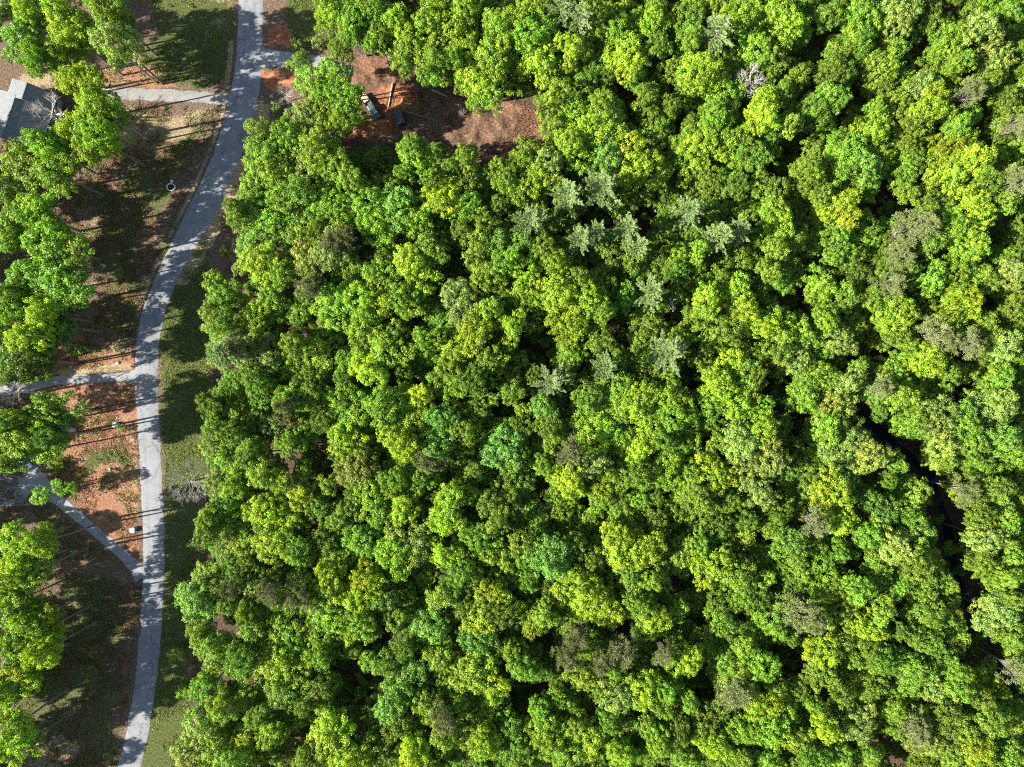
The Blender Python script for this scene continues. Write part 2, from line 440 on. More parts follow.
def paving_mat(name, lo, hi, speck=.15, tracks=False):
    m, nt, b, out = new_mat(name)
    N = nt.nodes; L = nt.links
    tc = N.new('ShaderNodeTexCoord')
    n1 = N.new('ShaderNodeTexNoise'); n1.inputs['Scale'].default_value = .22; n1.inputs['Detail'].default_value = 9; n1.inputs['Roughness'].default_value = .7
    n2 = N.new('ShaderNodeTexNoise'); n2.inputs['Scale'].default_value = 7; n2.inputs['Detail'].default_value = 6
    vo = N.new('ShaderNodeTexVoronoi'); vo.feature = 'DISTANCE_TO_EDGE'; vo.inputs['Scale'].default_value = .16
    wv = N.new('ShaderNodeVectorMath'); wv.operation = 'ADD'
    n4 = N.new('ShaderNodeTexNoise'); n4.inputs['Scale'].default_value = .5; n4.inputs['Detail'].default_value = 5
    L.new(tc.outputs['Object'], n4.inputs['Vector'])
    sc4 = N.new('ShaderNodeVectorMath'); sc4.operation = 'SCALE'; sc4.inputs['Scale'].default_value = 5
    L.new(n4.outputs['Color'], sc4.inputs[0]); L.new(tc.outputs['Object'], wv.inputs[0]); L.new(sc4.outputs[0], wv.inputs[1])
    L.new(wv.outputs[0], vo.inputs['Vector'])
    for n in (n1, n2): L.new(tc.outputs['Object'], n.inputs['Vector'])
    r = N.new('ShaderNodeValToRGB'); e = r.color_ramp.elements
    e[0].position = .3; e[0].color = (*lo, 1); e[1].position = .7; e[1].color = (*hi, 1)
    L.new(n1.outputs[0], r.inputs[0])
    mr = N.new('ShaderNodeMapRange'); mr.inputs[1].default_value = .3; mr.inputs[2].default_value = .7; mr.inputs[3].default_value = 1-speck; mr.inputs[4].default_value = 1+speck
    L.new(n2.outputs[0], mr.inputs[0])
    mul = N.new('ShaderNodeVectorMath'); mul.operation = 'MULTIPLY'; L.new(r.outputs[0], mul.inputs[0]); L.new(mr.outputs[0], mul.inputs[1])
    cr = N.new('ShaderNodeMapRange'); cr.inputs[1].default_value = 0.0; cr.inputs[2].default_value = .02; cr.inputs[3].default_value = .5; cr.inputs[4].default_value = 1
    L.new(vo.outputs['Distance'], cr.inputs[0])
    m2 = N.new('ShaderNodeVectorMath'); m2.operation = 'MULTIPLY'; L.new(mul.outputs[0], m2.inputs[0]); L.new(cr.outputs[0], m2.inputs[1])
    col = m2.outputs[0]
    if tracks:
        uv = N.new('ShaderNodeAttribute'); uv.attribute_name = 'across'
        rr_ = N.new('ShaderNodeValToRGB'); q = rr_.color_ramp.elements
        q[0].position = 0; q[0].color = (.78, .76, .72, 1); q[1].position = 1; q[1].color = (.78, .76, .72, 1)
        for p, v in ((.05, .98), (.22, 1.0), (.3, .93), (.42, 1.04), (.495, 1.02), (.502, .84), (.512, 1.02), (.66, .93), (.8, 1.0), (.95, .96)):
            k = q.new(p); k.color = (v, v, v, 1)
        L.new(uv.outputs['Fac'], rr_.inputs[0])
        m3 = N.new('ShaderNodeVectorMath'); m3.operation = 'MULTIPLY'; L.new(col, m3.inputs[0]); L.new(rr_.outputs[0], m3.inputs[1]); col = m3.outputs[0]
    L.new(col, b.inputs['Base Color'])
    b.inputs['Roughness'].default_value = .85; b.inputs['Specular IOR Level'].default_value = .3
    bp = N.new('ShaderNodeBump'); bp.inputs['Strength'].default_value = .3; bp.inputs['Distance'].default_value = .02
    L.new(n2.outputs[0], bp.inputs['Height']); L.new(bp.outputs[0], b.inputs['Normal'])
    return m

def build_road():
    ys = np.arange(-420, 1200, 3.0)
    l = road_l(ys); r = road_r(ys)
    l = l+(fbm(ys, ys*0, 14, 3)-.5)*2.6; r = r+(fbm(ys, ys*0+50, 14, 4)-.5)*2.6
    # build perpendicular-ish rows of 9 vertices, slight camber
    m = 9; V = []; ac = []
    for i, y in enumerate(ys):
        for k in range(m):
            t = k/(m-1); px = l[i]*(1-t)+r[i]*t
            z = .03+.05*(1-(2*t-1)**2)
            if k in (0, m-1): z = -.03
            p = at(px, y, 0); V.append((p.x, p.y, z)); ac.append(t)
    n = len(ys); idx = np.arange(n*m).reshape(n, m)
    F = np.stack([idx[1:, :-1], idx[1:, 1:], idx[:-1, 1:], idx[:-1, :-1]], -1).reshape(-1, 4)
    me = np_mesh('road', V, F, paving_mat('weathered_asphalt', (.150, .154, .16), (.222, .226, .232), .14, True), smooth=True)
    a = me.attributes.new('across', 'FLOAT', 'POINT'); a.data.foreach_set('value', np.array(ac, np.float32))
    tag(link_mesh('road', me), kind='structure')
    conc = paving_mat('concrete_paving', (.18, .185, .19), (.26, .26, .26), .12)
    grav = paving_mat('gravel_paving', (.13, .13, .12), (.25, .24, .22), .5)
    for j, (nm, pts, kind) in enumerate(DRIVES):
        P = catmull(pts, 8); V = []; m = 5
        d = np.gradient(P[:, :2], axis=0); d /= np.linalg.norm(d, axis=1)[:, None]
        jit = .9 if kind == 'concrete' else 2.4
        for i in range(len(P)):
            w = P[i, 2]/2
            w1 = w+(rnd.random()-.5)*jit; w2 = w+(rnd.random()-.5)*jit
            for k in range(m):
                t = -w1+(w1+w2)*k/(m-1)
                p = at(P[i, 0]-d[i, 1]*t, P[i, 1]+d[i, 0]*t)
                V.append((p.x, p.y, (.02 if 0 < k < m-1 else -.03)))
        n = len(P); idx = np.arange(n*m).reshape(n, m)
        F = np.stack([idx[:-1, :-1], idx[1:, :-1], idx[1:, 1:], idx[:-1, 1:]], -1).reshape(-1, 4)
        o = link_mesh(nm, np_mesh(nm, V, F, conc if kind == 'concrete' else grav, smooth=True)); tag(o, kind='structure')
    # parking pad at the left edge
    mb = MB(); poly = [(-30, 478), (8, 474), (34, 480), (44, 494), (36, 505), (-30, 508)]
    mb.prism([tuple(at(*p))[:2] for p in reversed(poly)], 'z', -.1, .012)
    tag(mb.build('parking_pad', conc), kind='structure')
    # creek
    P = catmull(CREEK, 6); V = []
    d = np.gradient(P, axis=0); d /= np.linalg.norm(d, axis=1)[:, None]
    for i in range(len(P)):
        w = 4.5+2*math.sin(i*.7)
        for s in (-1, 1):
            p = at(P[i, 0]-d[i, 1]*w*s, P[i, 1]+d[i, 0]*w*s); V.append((p.x, p.y, -2.0))
    F = [(2*i, 2*i+1, 2*i+3, 2*i+2) for i in range(len(P)-1)]
    wm, nt, b, out = new_mat('creek_water')
    b.inputs['Base Color'].default_value = (.012, .02, .03, 1); b.inputs['Roughness'].default_value = .08
    no = nt.nodes.new('ShaderNodeTexNoise'); no.inputs['Scale'].default_value = 6
    bp = nt.nodes.new('ShaderNodeBump'); bp.inputs['Strength'].default_value = .15
    nt.links.new(no.outputs[0], bp.inputs['Height']); nt.links.new(bp.outputs[0], b.inputs['Normal'])
    tag(link_mesh('creek', np_mesh('creek', V, F, wm)), kind='structure')

build_ground()
build_road()

# ------------------------------------------------------------------ foliage meshes
def leaf_quads(P, Nrm, size, rng, aspect=1.0):
    """square leaves at points P facing Nrm."""
    n = len(P)
    Nrm = Nrm/np.linalg.norm(Nrm, axis=1)[:, None]
    t = rng.normal(size=(n, 3)); u = np.cross(Nrm, t); u /= np.linalg.norm(u, axis=1)[:, None]
    w = np.cross(Nrm, u)
    s = (np.asarray(size)*rng.uniform(.7, 1.3, n))[:, None]*.5
    V = np.empty((n, 4, 3))
    # kite shaped leaf
    V[:, 0] = P-u*s*aspect; V[:, 1] = P+w*s*.75; V[:, 2] = P+u*s*aspect; V[:, 3] = P-w*s*.75
    # slight fold
    V[:, 1] += Nrm*s*.25; V[:, 3] += Nrm*s*.25
    F = np.arange(n*4).reshape(n, 4)
    return V.reshape(-1, 3), F

def make_crown(R, Hc, seed, lump_r=(.27, .66), leaf=.34, dens=1.0, flat=.8, lobes=None):
    """Crown of outline radius R centred at height Hc, of lobes carrying leafy lumps."""
    rng = np.random.default_rng(seed)
    k = lobes or rng.integers(4, 8)
    C = [(rng.uniform(-.15, .15)*R, rng.uniform(-.15, .15)*R, Hc+R*.12, R*rng.uniform(.4, .55))]
    a0 = rng.uniform(0, 6.28)
    for i in range(k):
        a = a0+6.283*i/k+rng.uniform(-.6, .6); d = R*rng.uniform(.3, .72)
        r = R*rng.uniform(.22, .48)
        C.append((d*math.cos(a), d*math.sin(a), Hc-R*rng.uniform(-.12, .42), r))
    C = np.array(C)
    pts = []; rad = []; nor = []; lob = []
    lt = rng.uniform(.84, 1.16, len(C)); lh = rng.normal(-.01, .05, len(C))
    for ci, (x, y, z, r) in enumerate(C):
        n = int(2.3*dens*4*math.pi*r*r/(math.pi*np.mean(lump_r)**2)*.5)
        for _ in range(n):
            v = rng.normal(size=3); v /= np.linalg.norm(v)
            if v[2] < -.45: continue
            rr_ = r*(rng.uniform(.7, 1.1) if rng.random() < .85 else rng.uniform(1.08, 1.38))
            p = np.array([x, y, z])+v*rr_*np.array([1, 1, flat])
            dd = np.linalg.norm((C[:, :3]-p)/np.array([1, 1, flat]), axis=1)-C[:, 3]*.72
            dd[ci] = 1
            if (dd < 0).any(): continue
            if any((p[0]-q[0])**2+(p[1]-q[1])**2+(p[2]-q[2])**2 < (.62*(rad[j]+.6))**2*.8 for j, q in enumerate(pts)): continue
            pts.append(p); rad.append(rng.uniform(*lump_r)*(.85+.3*(v[2] > .2))); nor.append(v); lob.append(ci)
    Vs = []; Fs = []; T = []; b = 0
    for p, r, v, ci in zip(pts, rad, nor, lob):
        n = int(150*r*r/.5)+4
        u = rng.normal(size=(n, 3)); u /= np.linalg.norm(u, axis=1)[:, None]
        u = u+v*.45+np.array([0, 0, .3]); u /= np.linalg.norm(u, axis=1)[:, None]
        ax = rng.uniform(.8, 1.25, 3)
        rr_ = r*np.where(rng.random(n) < .8, np.cbrt(rng.uniform(.3, 1.08, n)), rng.uniform(1.0, 1.6, n))
        P = p+u*rr_[:, None]*ax
        Nn = u+rng.normal(size=(n, 3))*.6+np.array([0, 0, .3])
        V, F = leaf_quads(P, Nn, leaf, rng)
        Vs.append(V); Fs.append(F+b); b += len(V)
        l = rng.uniform(.74, 1.26)*lt[ci]; yl = rng.normal(0, .065)+lh[ci]
        t = np.ones((n, 3))*l*rng.uniform(.6, 1.4, n)[:, None]
        t[:, 0] *= 1+yl; t[:, 2] *= 1-yl
        T.append(t)
    return np.concatenate(Vs), np.concatenate(Fs), np.concatenate(T), C

def trunk_mesh(C, Hc, R, seed, name='trunk', r0=.23, mat=BARK):
    rng = random.Random(seed); mb = MB()
    h = Hc-R*.35
    base = [(0, 0, -.4), (0, 0, .3), (rng.uniform(-.2, .2), rng.uniform(-.2, .2), h*.5), (rng.uniform(-.3, .3), rng.uniform(-.3, .3), h)]
    mb.tube(base+[(0, 0, Hc+R*.3)], [r0*1.5, r0*1.1, r0*.85, r0*.6, r0*.15], 8)
    for (x, y, z, r) in C[1:]:
        s = Vector(base[3]); s.z = h*rng.uniform(.72, 1.0)
        e = Vector((x, y, z)); mid = s.lerp(e, .5)+Vector((0, 0, -.5+rng.random()))
        mb.tube([s, mid, e], [r0*.38, r0*.26, r0*.1], 5)
        for _ in range(3):
            o = e+Vector((rng.uniform(-1, 1), rng.uniform(-1, 1), rng.uniform(-.2, 1)))*r*.8
            mb.tube([mid.lerp(e, .5), o], [r0*.14, r0*.05], 4)
    return mb.mesh(name, mat, True)

VAR = []      # (R, Hc, crown mesh, trunk mesh)
FLATS = [.6, .7, .8, .65, .85, .55, .75, .68, .8, .62, .9, .7, .58, .78]
for i in range(14):
    R = 5.0; Hc = 14.5
    V, F, T, C = make_crown(R, Hc, 100+i, flat=FLATS[i], leaf=.28, lobes=[5, 7, 6, 8, 5, 9, 6, 7, 8, 4, 5, 10, 6, 3][i])
    VAR.append((R, Hc, np_mesh('crown', V, F, LEAF, T), trunk_mesh(C, Hc, R, i)))
for i in range(8):
    R = 3.4; Hc = 12.5
    V, F, T, C = make_crown(R, Hc, 200+i, lump_r=(.26, .6), flat=[.8, .95, .7, 1.0, .85, .75, .9, .65][i], leaf=.26, lobes=[4, 5, 3, 6, 4, 2, 5, 3][i])
    VAR.append((R, Hc, np_mesh('crown', V, F, LEAF, T), trunk_mesh(C, Hc, R, 40+i, r0=.2)))
NBIG = 14

def make_pine(R, Hc, seed, n_whorl=8):
    """White pine: whorls of long ascending branches carrying needle tufts, radiating from the stem."""
    rng = np.random.default_rng(seed); mb = MB(); P = []; D = []
    top = Hc+R*1.5
    mb.tube([(0, 0, -.4), (0, 0, Hc*.6), (0, 0, top)], [.34, .22, .03], 8)
    for w in range(n_whorl):
        f = w/(n_whorl-1)
        z = top-.3-f*R*2.6; L = R*(.18+.86*f**.8)
        nb = 5+w % 3
        a0 = rng.uniform(0, 6.28)
        for k in range(nb):
            a = a0+6.283*k/nb+rng.uniform(-.3, .3); l = L*rng.uniform(.65, 1.2)
            d = np.array([math.cos(a), math.sin(a), .45-.3*f]); s = np.array([0, 0, z])
            e = s+d*l; mb.tube([tuple(s), tuple(s+d*l*.5), tuple(e)], [.06, .04, .015], 4)
            side = np.array([-d[1], d[0], 0])
            ns = max(3, int(6*l/R))
            for q in range(ns):
                t0 = .3+.7*q/ns; sg = -1 if q % 2 else 1
                sd = d*.8+side*sg*rng.uniform(.25, .6)+np.array([0, 0, rng.uniform(0, .3)])
                sl = l*rng.uniform(.22, .36)*(1.15-.6*t0)
                if q == ns-1: sd = d; sl = l*.22
                m = int(26*sl/.5)+4
                t = rng.uniform(0, 1, m)
                P.append(s+d*l*t0+sd*(sl*t)[:, None]+rng.normal(0, .05, (m, 3))); D.append(np.tile(sd, (m, 1)))
            m = int(30*l)+4
            t = rng.uniform(.15, 1.0, m)
            P.append(s+d*(l*t)[:, None]+rng.normal(0, .06, (m, 3))); D.append(np.tile(d, (m, 1)))
    P = np.concatenate(P); D = np.concatenate(D); D /= np.linalg.norm(D, axis=1)[:, None]
    Vs = []; n = len(P)
    for j in range(3):
        d = D+rng.normal(size=(n, 3))*.38; d /= np.linalg.norm(d, axis=1)[:, None]
        u = np.cross(d, rng.normal(size=(n, 3))); u /= np.linalg.norm(u, axis=1)[:, None]
        l = rng.uniform(.22, .42, n)[:, None]; w = .035
        V = np.stack([P-u*w, P+u*w, P+d*l+u*w*.5, P+d*l-u*w*.5], 1); Vs.append(V)
    V = np.concatenate(Vs).reshape(-1, 3); F = np.arange(len(V)).reshape(-1, 4)
    T = np.ones((len(F), 3))*rng.uniform(.7, 1.3, len(F))[:, None]
    return np_mesh('crown', V, F, NEEDLE, T), mb.mesh('trunk', BARK, True)

def branch_rec(mb, p, d, l, r, depth, rng, tips):
    e = p+d*l; m = p+d*l*.5+Vector((rng.uniform(-1, 1), rng.uniform(-1, 1), rng.uniform(-1, 1)))*l*.07
    mb.tube([p, m, e], [r, r*.85, r*.62], 5 if r > .05 else 3, cap=False)
    if depth == 0: tips.append((e, d)); return
    for k in range(rng.choice([2, 3, 3])):
        nd = (d+Vector((rng.uniform(-1, 1), rng.uniform(-1, 1), rng.uniform(-.5, .7)))*.75).normalized()
        branch_rec(mb, e if k < 2 else m, nd, l*rng.uniform(.6, .82), r*.58, depth-1, rng, tips)

def make_bare(R, H, seed, depth=4, mat=DEADWOOD, r0=.3, n0=6, flat=.35):
    rng = random.Random(seed); tr = MB(); br = MB(); tips = []
    top = Vector((rng.uniform(-.3, .3), rng.uniform(-.3, .3), H*.55))
    tr.tube([(0, 0, -.4), (0, 0, .2), top*.6, top, (top.x, top.y, H*.8)], [r0*1.4, r0*1.05, r0*.85, r0*.6, r0*.2], 8)
    for k in range(n0):
        a = 6.283*k/n0+rng.uniform(-.3, .3)
        d = Vector((math.cos(a), math.sin(a), rng.uniform(flat, flat+.7))).normalized()
        s = top.lerp(Vector((top.x, top.y, H*.78)), rng.random())
        branch_rec(br, s, d, R*.38, r0*.42, depth, rng, tips)
    return tr.mesh('trunk', mat, True), br, tips

def make_fuzzy(R, Hc, seed):
    """Late-budding hardwood: many branch ends, each a small fan of fine budding twigs."""
    rng = np.random.default_rng(seed); P = []; D = []
    ends = []
    k = 62
    for i in range(k):
        a = rng.uniform(0, 6.283); d = R*math.sqrt(rng.uniform(0, 1))*rng.uniform(.75, 1.15)*(1+.25*math.sin(2*a+seed)+.12*math.sin(5*a))
        z = Hc+R*.75*(1-(d/R)**2*.8)+rng.normal(0, .35)
        ends.append((d*math.cos(a), d*math.sin(a), z))
        e = np.array(ends[-1]); ax = np.array([math.cos(a)*d/R*.9, math.sin(a)*d/R*.9, .8]); ax /= np.linalg.norm(ax)
        m = int(rng.uniform(45, 120))
        dirs = ax+rng.normal(size=(m, 3))*.55
        dirs /= np.linalg.norm(dirs, axis=1)[:, None]
        P.append(e+dirs*rng.uniform(-.3, .75, m)[:, None]); D.append(dirs)
    P = np.concatenate(P); D = np.concatenate(D); n = len(P)
    w = np.cross(D, rng.normal(size=(n, 3))); w /= np.linalg.norm(w, axis=1)[:, None]
    l = rng.uniform(.25, .6, n)[:, None]
    V = np.stack([P-w*.03, P+w*.03, P+D*l+w*.03, P+D*l-w*.03], 1).reshape(-1, 3)
    F = np.arange(n*4).reshape(n, 4)
    # swelling buds along the twigs
    Pb = P+D*rng.uniform(0, .5, n)[:, None]
    V2, F2 = leaf_quads(Pb, D+rng.normal(size=(n, 3))*.8, .13, rng)
    T = np.concatenate([np.ones((n, 3))*rng.uniform(.6, 1.1, n)[:, None]*np.array([1.1, .95, 1.15]), np.ones((n, 3))*rng.uniform(.9, 1.5, n)[:, None]])
    mb = MB(); mb.tube([(0, 0, -.4), (0, 0, Hc*.5), (0, 0, Hc)], [.26, .2, .1], 8)
    for q in range(10):
        a = q*.628*1.02; j = Vector((math.cos(a)*R*.35, math.sin(a)*R*.35, Hc-.3+rng.uniform(-.6, .6)))
        mb.tube([(0, 0, Hc*.72), j], [.09, .06], 5)
        for e in sorted(ends, key=lambda e: (e[0]-j.x*1.6)**2+(e[1]-j.y*1.6)**2)[:8]: mb.tube([j, e], [.05, .02], 4)
    return np_mesh('crown', np.concatenate([V, V2]), np.concatenate([F, F2+len(V)]), TWIG, T), mb.mesh('trunk', BARK, True)

PINES = [make_pine(3.3, 16.0, 300+i, n_whorl=[8, 6, 10, 7, 9, 7][i]) for i in range(6)]
FUZZ = [make_fuzzy(3.4, 15.0, 400+i) for i in range(3)]

